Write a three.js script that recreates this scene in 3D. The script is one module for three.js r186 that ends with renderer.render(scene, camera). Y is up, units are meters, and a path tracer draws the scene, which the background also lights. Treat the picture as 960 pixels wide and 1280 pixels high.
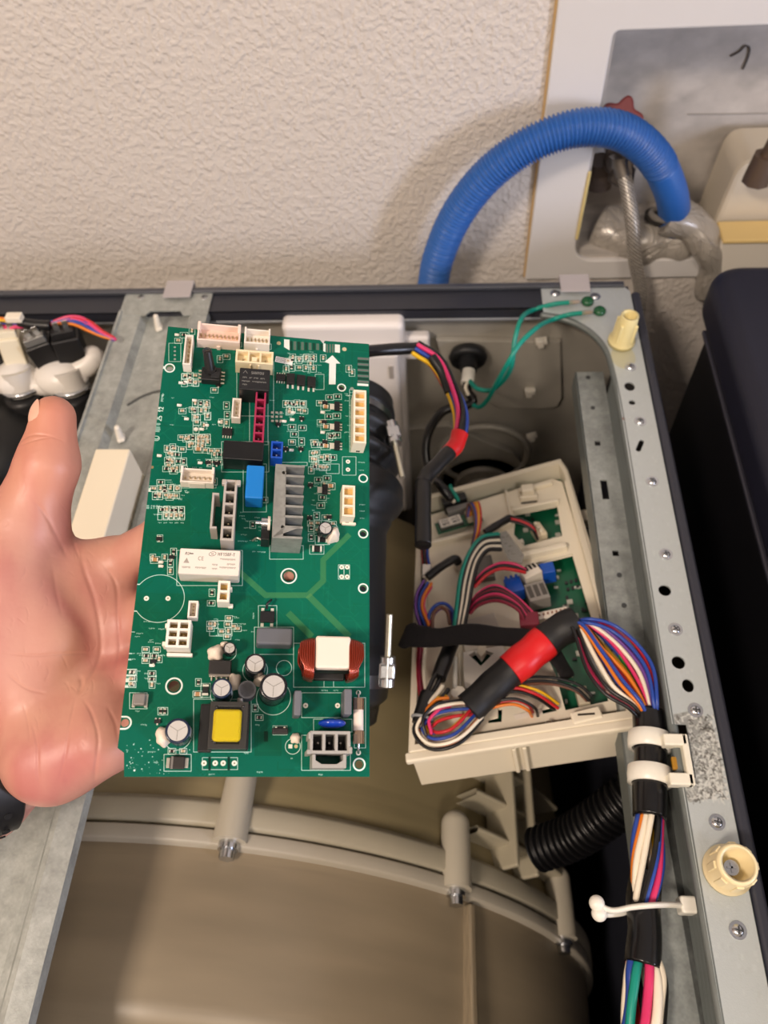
import * as THREE from 'three';
import { RoundedBoxGeometry } from 'three/addons/geometries/RoundedBoxGeometry.js';
import { mergeGeometries } from 'three/addons/utils/BufferGeometryUtils.js';
import { MarchingCubes } from 'three/addons/objects/MarchingCubes.js';
import { RectAreaLightUniformsLib } from 'three/addons/lights/RectAreaLightUniformsLib.js';

// ---------- camera, light, exposure ----------
const V = (x, y, z) => new THREE.Vector3(x, y, z);
const scene = new THREE.Scene();
scene.background = new THREE.Color(0x000000);
const renderer = new THREE.WebGLRenderer({ antialias: true });
renderer.toneMapping = THREE.LinearToneMapping;
renderer.toneMappingExposure = 1.0;
renderer.outputColorSpace = THREE.SRGBColorSpace;
renderer.shadowMap.enabled = true;
const FPX = 960, CAM = V(0, 1.42, 0);
const camera = new THREE.PerspectiveCamera(2 * Math.atan(640 / FPX) * 180 / Math.PI, 0.75, 0.02, 20);
// the directions "into the wall" and "straight down" as they stand in the camera's own axes
const cBack = V(-78, -1434, FPX).normalize(), cDown = V(65, -646.21, -FPX).normalize(), cUp = cDown.clone().negate(), cRight = cUp.clone().cross(cBack).normalize();
const toWorld = new THREE.Matrix4().set(cRight.x, cRight.y, cRight.z, 0, cUp.x, cUp.y, cUp.z, 0, cBack.x, cBack.y, cBack.z, 0, 0, 0, 0, 1);
camera.position.copy(CAM);
camera.quaternion.setFromRotationMatrix(toWorld);
camera.focus = 0.37;
camera.userData.fStop = 10;
scene.add(camera);

RectAreaLightUniformsLib.init();
const LAMP = { at: V(-0.7, 2.385, 0.72), size: [0.3, 0.3], color: 0xffebd8, power: 106 };  // warm lamp out of view, lighting hand and wall from the upper left
const STRIP = { at: V(1.385, 1.3, 0.5), size: [0.35, 0.5], color: 0xdfe6ff, power: 44 };  // cool lamp out of view, placed to throw the hose shadow leftwards
const FILL = { at: V(0.35, 2.385, 1.0), size: [0.5, 0.5], color: 0xfff0e0, power: 11 };  // added fill light, no such lamp known, softens the shadows
for (const [s, look] of [[LAMP, V(-0.7, 0, 0.72)], [STRIP, V(-0.1, 1.0, -0.6)], [FILL, V(0.35, 0, 1.0)]]) {
  const l = new THREE.RectAreaLight(s.color, s.power, s.size[0], s.size[1]);
  l.position.copy(s.at); l.lookAt(look); l.castShadow = true; scene.add(l);
}

// ---------- helpers ----------
let seed = 7;
const rnd = () => { seed = (seed + 0x6d2b79f5) | 0; let t = Math.imul(seed ^ (seed >>> 15), 1 | seed); t = (t + Math.imul(t ^ (t >>> 7), 61 | t)) ^ t; return ((t ^ (t >>> 14)) >>> 0) / 4294967296; };
const rr = (a, b) => a + (b - a) * rnd();
const dirOf = (px, py) => V(px - 480, -(py - 640), -FPX).applyMatrix4(toWorld).normalize();
const hit = (px, py, p0, n) => { const d = dirOf(px, py); return CAM.clone().addScaledVector(d, n.dot(p0.clone().sub(CAM)) / n.dot(d)); };
const onY = (px, py, y) => hit(px, py, V(0, y, 0), V(0, 1, 0));
const onZ = (px, py, z) => hit(px, py, V(0, 0, z), V(0, 0, 1));
const onX = (px, py, x) => hit(px, py, V(x, 0, 0), V(1, 0, 0));
const at = (px, py, d) => V((px - 480) / FPX * d, -(py - 640) / FPX * d, -d).applyMatrix4(toWorld).add(CAM);

const matCache = {};
function M(color, roughness = 0.5, metalness = 0, extra = {}) {
  const key = JSON.stringify([color, roughness, metalness, Object.keys(extra).map((k) => [k, extra[k]?.uuid ?? extra[k]])]);
  return matCache[key] ??= new THREE.MeshPhysicalMaterial({ color, roughness, metalness, ...extra });
}
const VC = new THREE.MeshPhysicalMaterial({ color: 0xffffff, vertexColors: true, roughness: 0.42 });
const used = new Map();
const numbered = (n) => { const k = used.get(n) ?? 0; used.set(n, k + 1); return k ? n + '_' + String(k).padStart(3, '0') : n; };
function thing(name, label, category, group, pos) {
  const g = new THREE.Group(); g.name = numbered(name); g.userData = { label, category };
  if (group) g.userData.group = group;
  if (pos) { g.position.copy(pos); g.userData.placed = true; }
  scene.add(g); return g;
}
function part(name, geo, mat, parent, label) {
  const m = new THREE.Mesh(geo, mat); m.name = name; if (label) m.userData.label = label;
  parent.add(m); return m;
}
function sub(name, parent, pos) { const g = new THREE.Group(); g.name = name; if (pos) g.position.copy(pos); parent.add(g); return g; }
function single(name, geo, mat, label, category, group) {
  const m = new THREE.Mesh(geo, mat); m.name = numbered(name); m.userData = { label, category }; if (group) m.userData.group = group;
  scene.add(m); return m;
}
function struct(name, geo, mat, parent = scene) { const m = new THREE.Mesh(geo, mat); m.name = name; if (parent === scene) m.userData.kind = 'structure'; parent.add(m); return m; }

const box = (w, h, d, x = 0, y = 0, z = 0) => new THREE.BoxGeometry(w, h, d).translate(x, y, z);
const rbox = (w, h, d, r = 0.001, x = 0, y = 0, z = 0, s = 2) => new RoundedBoxGeometry(w, h, d, s, Math.min(r, w / 2.01, h / 2.01, d / 2.01)).translate(x, y, z);
const cyl = (r, h, x = 0, y = 0, z = 0, n = 20, r2 = r) => new THREE.CylinderGeometry(r2, r, h, n).translate(x, y, z);
const cylZ = (r, h, x = 0, y = 0, z = 0, n = 20, r2 = r) => new THREE.CylinderGeometry(r2, r, h, n).rotateX(Math.PI / 2).translate(x, y, z);   // axis along z, centred
function rod(a, b, r, r2 = r, n = 14) {
  const d = b.clone().sub(a), g = new THREE.CylinderGeometry(r2, r, d.length(), n);
  g.applyQuaternion(new THREE.Quaternion().setFromUnitVectors(V(0, 1, 0), d.normalize()));
  return g.translate((a.x + b.x) / 2, (a.y + b.y) / 2, (a.z + b.z) / 2);
}
const clean = (g) => { const o = g.index ? g.toNonIndexed() : g.clone(); for (const k of Object.keys(o.attributes)) if (!['position', 'normal', 'uv', 'color'].includes(k)) o.deleteAttribute(k); o.clearGroups(); return o; };
const merge = (...l) => mergeGeometries(l.flat().map(clean));
function paint(g, hex) {
  g = clean(g); const c = new THREE.Color(hex), n = g.attributes.position.count, a = new Float32Array(n * 3);
  for (let i = 0; i < n; i++) c.toArray(a, i * 3);
  g.setAttribute('color', new THREE.BufferAttribute(a, 3)); return g;
}
const curve = (pts, closed = false, tension) => new THREE.CatmullRomCurve3(pts, closed, tension === undefined ? 'centripetal' : 'catmullrom', tension);
const tube = (pts, r, n = 40, rad = 8) => {
  const c = curve(pts), g = new THREE.TubeGeometry(c, n, r, rad);
  const caps = [0, 1].map((t) => new THREE.SphereGeometry(r, rad, 4).translate(...c.getPoint(t).toArray()));
  return merge(g, caps);
};
// a swept pipe whose radius changes along its length
function sweep(pts, n, rad, radius, sx = 1, sy = 1) {
  const c = curve(pts), fr = c.computeFrenetFrames(n, false), pos = [], uv = [], idx = [], len = c.getLength();
  for (let i = 0; i <= n; i++) {
    const p = c.getPointAt(i / n), r = radius(i / n, i / n * len);
    for (let j = 0; j <= rad; j++) {
      const a = j / rad * Math.PI * 2, q = p.clone().addScaledVector(fr.normals[i], Math.cos(a) * r * sx).addScaledVector(fr.binormals[i], Math.sin(a) * r * sy);
      pos.push(q.x, q.y, q.z); uv.push(j / rad, i / n * len);
      if (i < n && j < rad) { const k = i * (rad + 1) + j; idx.push(k, k + 1, k + rad + 1, k + 1, k + rad + 2, k + rad + 1); }
    }
  }
  for (const [i, s] of [[0, 1], [n, 0]]) {
    const p = c.getPointAt(i / n), b = pos.length / 3; pos.push(p.x, p.y, p.z); uv.push(0, 0);
    for (let j = 0; j < rad; j++) { const k = i * (rad + 1) + j; s ? idx.push(b, k + 1, k) : idx.push(b, k, k + 1); }
  }
  const g = new THREE.BufferGeometry();
  g.setAttribute('position', new THREE.Float32BufferAttribute(pos, 3)); g.setAttribute('uv', new THREE.Float32BufferAttribute(uv, 2)); g.setIndex(idx); g.computeVertexNormals();
  return g;
}
// a flat strap: half width along one direction, rounded edges
function ribbon(pts, across, half, thick) {
  const c = curve(pts), n = 70, m = 20, pos = [], uv = [], idx = [];
  for (let i = 0; i <= n; i++) {
    const p = c.getPointAt(i / n), t = c.getTangentAt(i / n), a = across.clone().addScaledVector(t, -across.dot(t)).normalize(), b = t.clone().cross(a), h = half(i / n), e = Math.min(1, Math.sqrt(Math.max(0.02, Math.min(i, n - i) / 2)));
    for (let j = 0; j <= m; j++) { const w = j / m * Math.PI * 2, q = p.clone().addScaledVector(a, Math.sign(Math.cos(w)) * Math.pow(Math.abs(Math.cos(w)), 0.5) * h * (0.8 + 0.2 * e)).addScaledVector(b, Math.sin(w) * thick * e); pos.push(q.x, q.y, q.z); uv.push(j / m * 0.04, i / n * c.getLength()); if (i < n && j < m) { const k = i * (m + 1) + j; idx.push(k, k + 1, k + m + 1, k + 1, k + m + 2, k + m + 1); } }
  }
  const g = new THREE.BufferGeometry(); g.setAttribute('position', new THREE.Float32BufferAttribute(pos, 3)); g.setAttribute('uv', new THREE.Float32BufferAttribute(uv, 2)); g.setIndex(idx); g.computeVertexNormals(); return g;
}
const shapeOf = (pts, holes = []) => { const s = new THREE.Shape(pts.map((p) => new THREE.Vector2(p[0], p[1]))); for (const h of holes) s.holes.push(h instanceof THREE.Path ? h : new THREE.Path(h.map((p) => new THREE.Vector2(p[0], p[1])))); return s; };
const circ = (x, y, r, r2 = r, rot = 0) => { const p = new THREE.Path(); p.absellipse(x, y, r, r2, 0, Math.PI * 2, true, rot); return p; };
const rectPts = (x0, y0, x1, y1) => [[x0, y0], [x1, y0], [x1, y1], [x0, y1]];
const ext = (shape, depth, bevel = 0, seg = 10) => new THREE.ExtrudeGeometry(shape, { depth: depth - 2 * bevel, bevelEnabled: bevel > 0, bevelSize: bevel, bevelThickness: bevel, bevelOffset: -bevel, bevelSegments: bevel > 0.005 ? 9 : 2, curveSegments: seg }).translate(0, 0, bevel);
// a level sheet at height y (its top), from outline and holes in world x, z
const sheet = (pts, y, thick, holes = [], bevel = 0) => ext(shapeOf(pts.map((p) => [p[0], -p[1]]), holes.map((h) => h instanceof THREE.Path ? h : h.map((p) => [p[0], -p[1]]))), thick, bevel).rotateX(-Math.PI / 2).translate(0, y - thick, 0);
const torus = (r, t, n = 8, m = 28) => new THREE.TorusGeometry(r, t, n, m);
class Frame {                                     // a tilted working plane: x along u, y along v, z out of it
  constructor(o, u, v) { this.o = o; this.u = u.normalize(); this.n = u.clone().cross(v).normalize(); this.v = this.n.clone().cross(this.u); this.m = new THREE.Matrix4().makeBasis(this.u, this.v, this.n).setPosition(o); this.i = this.m.clone().invert(); }
  px(x, y, h = 0) { const p = hit(x, y, this.o.clone().addScaledVector(this.n, h), this.n).applyMatrix4(this.i); return [p.x, p.y]; }
  l(x, y, h = 0) { const p = this.px(x, y, h); return V(p[0], p[1], h); }
  w(x, y, h = 0) { return this.l(x, y, h).applyMatrix4(this.m); }
  set(g) { g.position.copy(this.o); g.quaternion.setFromRotationMatrix(this.m); g.userData.placed = true; return g; }
}

// ---------- textures ----------
const hash = (x, y, s) => { let h = Math.imul(x, 374761393) ^ Math.imul(y, 668265263) ^ Math.imul(s, 974711); h = Math.imul(h ^ (h >>> 13), 1274126177); return ((h ^ (h >>> 16)) >>> 0) / 4294967296; };
function vnoise(x, y, per, s) { const xi = Math.floor(x), yi = Math.floor(y), fx = x - xi, fy = y - yi, sx = fx * fx * (3 - 2 * fx), sy = fy * fy * (3 - 2 * fy), w = (a) => ((a % per) + per) % per; const h = (a, b) => hash(w(a), w(b), s); return (h(xi, yi) * (1 - sx) + h(xi + 1, yi) * sx) * (1 - sy) + (h(xi, yi + 1) * (1 - sx) + h(xi + 1, yi + 1) * sx) * sy; }
const fbm = (x, y, per, s, o = 4) => { let v = 0, a = 0.5, t = 0; for (let i = 0; i < o; i++) { v += a * vnoise(x, y, per, s + i); t += a; x *= 2; y *= 2; per *= 2; a *= 0.5; } return v / t; };
function dataTex(n, f, rgb, metres) {
  const d = new Uint8Array(n * n * 4);
  for (let y = 0; y < n; y++) for (let x = 0; x < n; x++) { const v = f(x / n, y / n), o = (y * n + x) * 4; if (rgb) { d[o] = v[0]; d[o + 1] = v[1]; d[o + 2] = v[2]; } else d[o] = d[o + 1] = d[o + 2] = Math.max(0, Math.min(255, v * 255)); d[o + 3] = 255; }
  const t = new THREE.DataTexture(d, n, n); t.wrapS = t.wrapT = THREE.RepeatWrapping; t.magFilter = THREE.LinearFilter; if (rgb) t.colorSpace = THREE.SRGBColorSpace; t.repeat.set(1 / metres, 1 / metres); t.needsUpdate = true; return t;
}
const smooth = (a, b, x) => { const t = Math.max(0, Math.min(1, (x - a) / (b - a))); return t * t * (3 - 2 * t); };
const plasterBump = dataTex(1024, (u, v) => { const a = fbm(u * 200, v * 200, 200, 3, 2), b = fbm(u * 120, v * 120, 120, 11, 2), c = fbm(u * 380, v * 380, 380, 17, 1); return 0.5 * smooth(0.3, 0.75, a) + 0.35 * smooth(0.3, 0.75, b) + 0.15 * c; }, false, 0.62);
const grainBump = dataTex(256, (u, v) => fbm(u * 48, v * 48, 48, 5, 3), false, 0.03);
const zincMap = dataTex(512, (u, v) => { const a = fbm(u * 40, v * 40, 40, 21, 3), b = fbm(u * 7, v * 7, 7, 23, 3), c = vnoise(u * 180, v * 180, 180, 27); const g = 0.80 + 0.16 * (a - 0.5) + 0.14 * (b - 0.5) + 0.06 * (c - 0.5); return [g * 238, g * 242, g * 240]; }, true, 0.2);
const cloudMap = dataTex(256, (u, v) => { const g = 0.9 + 0.2 * (fbm(u * 6, v * 6, 6, 41, 4) - 0.5); return [g * 255, g * 255, g * 255]; }, true, 0.35);
const canvas = (w, h) => { const c = document.createElement('canvas'); c.width = w; c.height = h; return [c, c.getContext('2d')]; };
const canvasTex = (c, srgb = true) => { const t = new THREE.CanvasTexture(c); if (srgb) t.colorSpace = THREE.SRGBColorSpace; t.magFilter = THREE.LinearFilter; return t; };

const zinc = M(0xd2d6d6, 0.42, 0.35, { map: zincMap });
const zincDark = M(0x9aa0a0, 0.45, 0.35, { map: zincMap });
const cream = M(0xe9e0cb, 0.42), nylon = M(0xece9de, 0.35), creamYellow = M(0xeedda8, 0.35), blackPlastic = M(0x151517, 0.38), blackRubber = M(0x18191b, 0.5), blackTape = M(0x111113, 0.33);
const steel = M(0xc9ccd0, 0.25, 1), brass = M(0xbda06a, 0.35, 1), navy = M(0x2d2f3b, 0.4), greenGlaze = M(0x14532f, 0.25);
const wireMats = { k: 0x131315, w: 0xf0e6d2, p: 0xd8336a, r: 0xc4222c, b: 0x23449c, y: 0xe9b81c, o: 0xe07a1e, g: 0x2f9a45, n: 0x6a4434, a: 0x7d7f83, t: 0x0c8f7e, v: 0x6a3f8f, m: 0x7d1330 };
for (const k in wireMats) wireMats[k] = M(wireMats[k], 0.35);
// a run of separate insulated wires that twist slowly round a common path; colours is one letter per wire
function wires(parent, pts, colours, spread, r = 0.0011, twist = 1.2, squash = 1, n = 40) {
  const c = curve(pts), fr = c.computeFrenetFrames(n, false), k = colours.length, spr = typeof spread === 'function' ? spread : () => spread;
  [...colours].forEach((ch, i) => {
    const ring = k < 4 || typeof spread === "function" ? 1 : i % 3 === 0 ? 0.5 : 1, a0 = i / k * Math.PI * 2 + rr(-0.2, 0.2), q = [], wob = rr(0, 6);
    for (let s = 0; s <= n; s += 2) { const t = s / n, a = a0 + twist * t, sp = spr(t) * ring * (1 + 0.12 * Math.sin(wob + t * 7)); q.push(c.getPointAt(t).addScaledVector(fr.normals[s], Math.cos(a) * sp).addScaledVector(fr.binormals[s], Math.sin(a) * sp * squash)); }
    part('wire', tube(q, r, n, 7), wireMats[ch], parent);
  });
}
const Y = (l, y) => l.map((p) => onY(p[0], p[1], p[2] ?? y));
// ---------- room ----------
const WZ = -0.66, OP = [0.134, 0.905, 0.46, 1.122];
const wallMat = M(0xd9d1c8, 0.62, 0, { bumpMap: plasterBump, bumpScale: 0.0011 });
const plainWall = M(0xd6cfc6, 0.8);
struct('wall_back', ext(shapeOf(rectPts(-1.6, 0, 1.4, 2.4), [rectPts(...OP)]), 0.1).translate(0, 0, WZ - 0.1), wallMat);
struct('wall_left', box(0.1, 2.4, 2.96, -1.65, 1.2, 0.77), plainWall);
struct('wall_right', box(0.1, 2.4, 2.96, 1.45, 1.2, 0.77), plainWall);
struct('wall_front', box(3.2, 2.4, 0.1, -0.1, 1.2, 2.3), plainWall);
struct('floor', box(3.2, 0.1, 3.1, -0.1, -0.05, 0.8), M(0x8c8479, 0.5));
struct('ceiling', box(3.2, 0.1, 3.1, -0.1, 2.45, 0.8), M(0xdedbd4, 0.8));
function lampFitting(s, down, label, name) {
  const g = thing(name, label, 'lamp', down ? 'unseen square ceiling lamps' : null, s.at.clone());
  const glow = new THREE.MeshStandardMaterial({ color: 0xffffff, emissive: s.color, emissiveIntensity: 1.5 });
  if (down) { part('housing', rbox(s.size[0] + 0.04, 0.014, s.size[1] + 0.04, 0.005, 0, 0.008, 0), M(0xf2f2ee, 0.5), g); part('diffuser', rbox(s.size[0], 0.006, s.size[1], 0.002, 0, 0.0035, 0), glow, g); }
  else { g.lookAt(V(-0.1, 1.0, -0.6)); part('housing', rbox(s.size[0] + 0.04, s.size[1] + 0.04, 0.012, 0.005, 0, 0, -0.012), M(0xf2f2ee, 0.5), g); part('diffuser', rbox(s.size[0], s.size[1], 0.005, 0.002, 0, 0, -0.005), glow, g); }
}
lampFitting(LAMP, true, 'unseen square warm ceiling lamp lighting the machine from the upper left', 'ceiling_lamp');
lampFitting(FILL, true, 'added square fill lamp on the ceiling behind the viewer', 'ceiling_lamp');
lampFitting(STRIP, false, 'unseen cool white lamp panel lighting the back wall from beyond the dark dryer', 'wall_lamp');

// ---------- outlet box in the wall ----------
{
  const g = thing('laundry_outlet_box', 'white plastic laundry outlet box with wide flange recessed in the plaster wall', 'outlet box');
  const pl = M(0xdcd9d6, 0.4), D = 0.085, [x0, y0, x1, y1] = OP, ib = M(0xcfc8c0, 0.5, 0, { map: cloudMap });
  const fl = shapeOf([[0.088, 0.882], [0.52, 0.882], [0.52, 1.19], [0.088, 1.19]]), hole = new THREE.Path(), r = 0.006, rb = 0.022;
  hole.moveTo(x0, y0 + rb); hole.lineTo(x0, y1 - r); hole.quadraticCurveTo(x0, y1, x0 + r, y1); hole.lineTo(x1, y1); hole.lineTo(x1, y0); hole.lineTo(x0 + rb, y0); hole.quadraticCurveTo(x0, y0, x0, y0 + rb); fl.holes.push(hole);
  part('flange', ext(fl, 0.006, 0.0015).translate(0, 0, WZ), pl, g);
  part('back_plate', box(x1 - x0, y1 - y0, 0.003, (x0 + x1) / 2, (y0 + y1) / 2, WZ - D), ib, g);
  part('side_plate', box(0.003, y1 - y0, D, x0 + 0.0015, (y0 + y1) / 2, WZ - D / 2), ib, g);
  part('top_plate', box(x1 - x0, 0.003, D, (x0 + x1) / 2, y1 - 0.0015, WZ - D / 2), ib, g);
  part('bottom_plate', box(x1 - x0, 0.003, D, (x0 + x1) / 2, y0 + 0.0015, WZ - D / 2), ib, g);
  part('caulk_bead', tube([V(0.0875, 0.884, WZ + 0.002), V(0.0873, 1.0, WZ + 0.0025), V(0.0875, 1.19, WZ + 0.002)], 0.0016, 20, 6), M(0xc9a877, 0.6), g, 'yellowed caulk along the left edge of the flange');
  const q = (a, b) => onZ(a, b, WZ - D + 0.003);
  part('moulding_seam', tube([q(860, 143), q(960, 142)], 0.0005, 4, 5), M(0xa39d96, 0.6), g);
  part('scuff', tube([q(914, 70), q(925, 64), q(932, 57), q(937, 60), q(935, 72), q(929, 86)], 0.0008, 20, 5), M(0x4d4846, 0.7), g, 'dark hooked scuff mark');
  part('edge_strip', tube([onZ(737, 216, WZ + 0.006), onZ(721, 298, WZ + 0.007)], 0.0017, 6, 6), M(0xd8c486, 0.6), g, 'yellowed strip beside the opening');
}
{ // valve with a red handle
  const g = thing('shutoff_valve', 'grey metal shutoff valve with a red wheel handle behind the blue hose', 'valve');
  const z = WZ - 0.035, c = onZ(774, 200, z), h = onZ(776, 146, z + 0.012), nick = M(0x8d8580, 0.35, 0.8);
  part('body', merge(new THREE.SphereGeometry(0.015, 24, 16).translate(c.x, c.y, c.z), rod(c.clone().add(V(0, 0, -0.05)), c, 0.011), rod(c, c.clone().add(V(-0.002, 0.03, 0.006)), 0.008)), nick, g);
  part('nut', rod(c.clone().add(V(0.001, -0.011, 0.006)), c.clone().add(V(0.003, -0.004, 0.018)), 0.012, 0.012, 6), nick, g);
  part('elbow', merge(rod(onZ(752, 200, z - 0.01), onZ(748, 232, z - 0.01), 0.013), new THREE.SphereGeometry(0.014, 18, 12).translate(...onZ(750, 220, z - 0.01).toArray())), M(0x5f544e, 0.45, 0.4), g, 'brown tarnished elbow');
  const hs = new THREE.Shape(); for (let i = 0; i <= 60; i++) { const a = i / 60 * Math.PI * 2, r = 0.0165 + 0.003 * Math.cos(5 * a); hs[i ? 'lineTo' : 'moveTo'](Math.cos(a) * r, Math.sin(a) * r); }
  part('wheel_handle', ext(hs, 0.007, 0.002).rotateX(-0.7).translate(h.x, h.y - 0.003, h.z), M(0x743030, 0.45), g, 'dull red wheel handle');
  part('handle_screw', new THREE.SphereGeometry(0.004, 12, 8).translate(h.x, h.y + 0.002, h.z + 0.006), steel, g);
}
{ // braided hose
  const g = thing('braided_supply_hose', 'steel braided supply hose hanging from the valve behind the washer corner', 'hose');
  const z = WZ - 0.012, p = [onZ(776, 206, z), onZ(783, 232, z + 0.012), onZ(790, 275, WZ + 0.02), onZ(793, 320, WZ + 0.03), onZ(800, 385, WZ + 0.036), V(0.175, 0.7, WZ + 0.05), V(0.16, 0.4, WZ + 0.05)];
  const [c, x] = canvas(64, 64); x.fillStyle = '#404040'; x.fillRect(0, 0, 64, 64); x.lineWidth = 9; for (let i = -64; i < 128; i += 32) { x.strokeStyle = '#fff'; x.beginPath(); x.moveTo(i, 0); x.lineTo(i + 64, 64); x.stroke(); x.strokeStyle = '#ccc'; x.beginPath(); x.moveTo(i + 64, 0); x.lineTo(i, 64); x.stroke(); }
  const t = canvasTex(c, false); t.wrapS = t.wrapT = THREE.RepeatWrapping; t.repeat.set(6, 130); const tc = canvasTex(c); tc.wrapS = tc.wrapT = THREE.RepeatWrapping; tc.repeat.set(6, 130);
  part('braid', sweep(p, 120, 18, () => 0.0066), M(0xe6ded2, 0.4, 0.5, { bumpMap: t, bumpScale: 0.0012, map: tc }), g);
  part('ferrule', merge(rod(p[0].clone().add(V(-0.001, 0.004, 0)), p[0].clone().lerp(p[1], 0.55), 0.0085, 0.0075), rod(p[0].clone().add(V(-0.0015, 0.008, -0.002)), p[0], 0.0105, 0.0105, 6)), M(0x9a9590, 0.35, 0.85), g);
}
{ // blue drain hose
  const z0 = -0.62, z1 = WZ - 0.006;
  const p = [V(-0.035, 0.5, -0.62), V(-0.03, 0.76, -0.62), onZ(541, 356, z0), onZ(548, 322, z0), onZ(572, 267, z0 - 0.002), onZ(615, 214, z0 - 0.004), onZ(668, 178, z0 - 0.006), onZ(725, 160, z0 - 0.01), onZ(775, 164, z0 - 0.014), onZ(815, 193, z0 - 0.022), onZ(836, 232, z0 - 0.032), onZ(843, 266, z1), onZ(844, 300, z1 - 0.02)];
  const rib = (t, s) => 0.0142 + 0.0014 * Math.cos(s / 0.0034 * Math.PI * 2);
  single('drain_hose', sweep(p, 1100, 26, (t, s) => (s > 0.72 ? 0.0146 + 0.0003 * Math.cos(s / 0.0031 * Math.PI * 2) : rib(t, s))), M(0x2b63b0, 0.42, 0, { clearcoat: 0.15, clearcoatRoughness: 0.4 }), 'blue corrugated drain hose arching from behind the washer into the wall box', 'hose');
}
{ // standpipe and taped trap
  const g = thing('taped_standpipe', 'drain standpipe wrapped in wrinkled grey tape at the bottom of the wall box', 'pipe');
  const z = WZ - 0.02, a = onZ(790, 302, z), b = onZ(866, 300, z), R = 0.0255;
  const [c, x] = canvas(256, 256); x.fillStyle = '#808080'; x.fillRect(0, 0, 256, 256); for (let i = 0; i < 90; i++) { const v = rnd() > 0.5 ? 255 : 0; x.strokeStyle = `rgba(${v},${v},${v},.35)`; x.lineWidth = rr(1, 6); x.beginPath(); const sx = rr(0, 256), sy = rr(0, 256); x.moveTo(sx, sy); x.quadraticCurveTo(sx + rr(-40, 40), sy + rr(-60, 60), sx + rr(-70, 70), sy + rr(-90, 90)); x.stroke(); }
  const t = canvasTex(c, false); t.wrapS = t.wrapT = THREE.RepeatWrapping; t.repeat.set(2, 12);
  const tape = M(0xaea79d, 0.28, 0.15, { bumpMap: t, bumpScale: 0.0035, clearcoat: 0.5, clearcoatRoughness: 0.25 });
  part('taped_pipe', sweep([a.clone().add(V(-0.03, 0.001, -0.02)), a, a.clone().lerp(b, 0.5), b], 50, 30, (q) => R + 0.0012 * Math.sin(q * 17) + (q > 0.93 ? -0.01 * (q - 0.93) / 0.07 : 0)), tape, g);
  const k = onZ(846, 282, WZ - 0.012), e = [k.clone().add(V(-0.012, 0.014, 0)), k.clone().add(V(0.012, 0.006, 0.006)), onZ(884, 306, WZ + 0.004), onZ(890, 335, WZ + 0.006), onZ(882, 368, WZ + 0.01)];
  part('taped_collar', sweep(e, 60, 24, (q) => 0.0225 - 0.008 * q + 0.0012 * Math.sin(q * 15 + 1), 1, 0.8), tape, g);
  part('pipe_mouth', torus(0.018, 0.003, 8, 30).rotateX(1.3).translate(...onZ(838, 268, WZ - 0.012).toArray()), tape, g);
  part('inner_mouth', new THREE.CylinderGeometry(0.017, 0.017, 0.006, 30).rotateX(-0.25).translate(...onZ(828, 270, WZ - 0.016).toArray()), M(0x24201d, 0.7), g, 'dark open mouth beside the blue hose');
}
{ // cream box with a second valve
  const g = thing('drain_fitting', 'cream moulded drain fitting with rounded corners right of the blue hose', 'fitting');
  const z = WZ - 0.015, a = onZ(890, 285, z), b = onZ(955, 208, z);
  const s = new THREE.Shape(); const x0 = a.x, y0 = a.y - 0.01, x1 = a.x + 0.14, y1 = b.y + 0.005, r = 0.016; s.moveTo(x0, y0); s.lineTo(x0 + 0.004, y1 - r); s.quadraticCurveTo(x0 + 0.006, y1, x0 + 0.02, y1); s.lineTo(x1, y1); s.lineTo(x1, y0); s.lineTo(x0, y0);
  part('block', ext(s, 0.06, 0.005).translate(0, 0, z - 0.06), M(0xd6cbb7, 0.4), g);
  const c = onY(946, 222, y1);
  part('socket', merge(rod(c.clone().add(V(0, -0.004, 0)), c.clone().add(V(0.001, 0.022, 0)), 0.0125, 0.0105, 8), rod(c.clone().add(V(0.001, 0.02, 0)), c.clone().add(V(0.004, 0.06, 0.004)), 0.0055)), M(0x6e5c4e, 0.45, 0.4), g, 'brown tarnished spigot');
}
{
  const a = onZ(902, 288, WZ + 0.008), b = onZ(950, 345, WZ + 0.008);
  const g = thing('ledge_block', 'cream bottom ledge of the outlet box under the drain fitting', 'block');  // cream ledge at the bottom of the outlet box
  part('front', rbox(0.12, a.y - b.y + 0.004, 0.012, 0.002, a.x + 0.06, (a.y + b.y) / 2 - 0.008, WZ + 0.012), M(0xe4ddd0, 0.5), g);
  part('top', rbox(0.12, 0.004, 0.03, 0.001, a.x + 0.06, a.y - 0.004, WZ + 0.006), M(0xe6c886, 0.5), g, 'orange cream top edge');  // top strip in a warmer cream than the front
}
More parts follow.
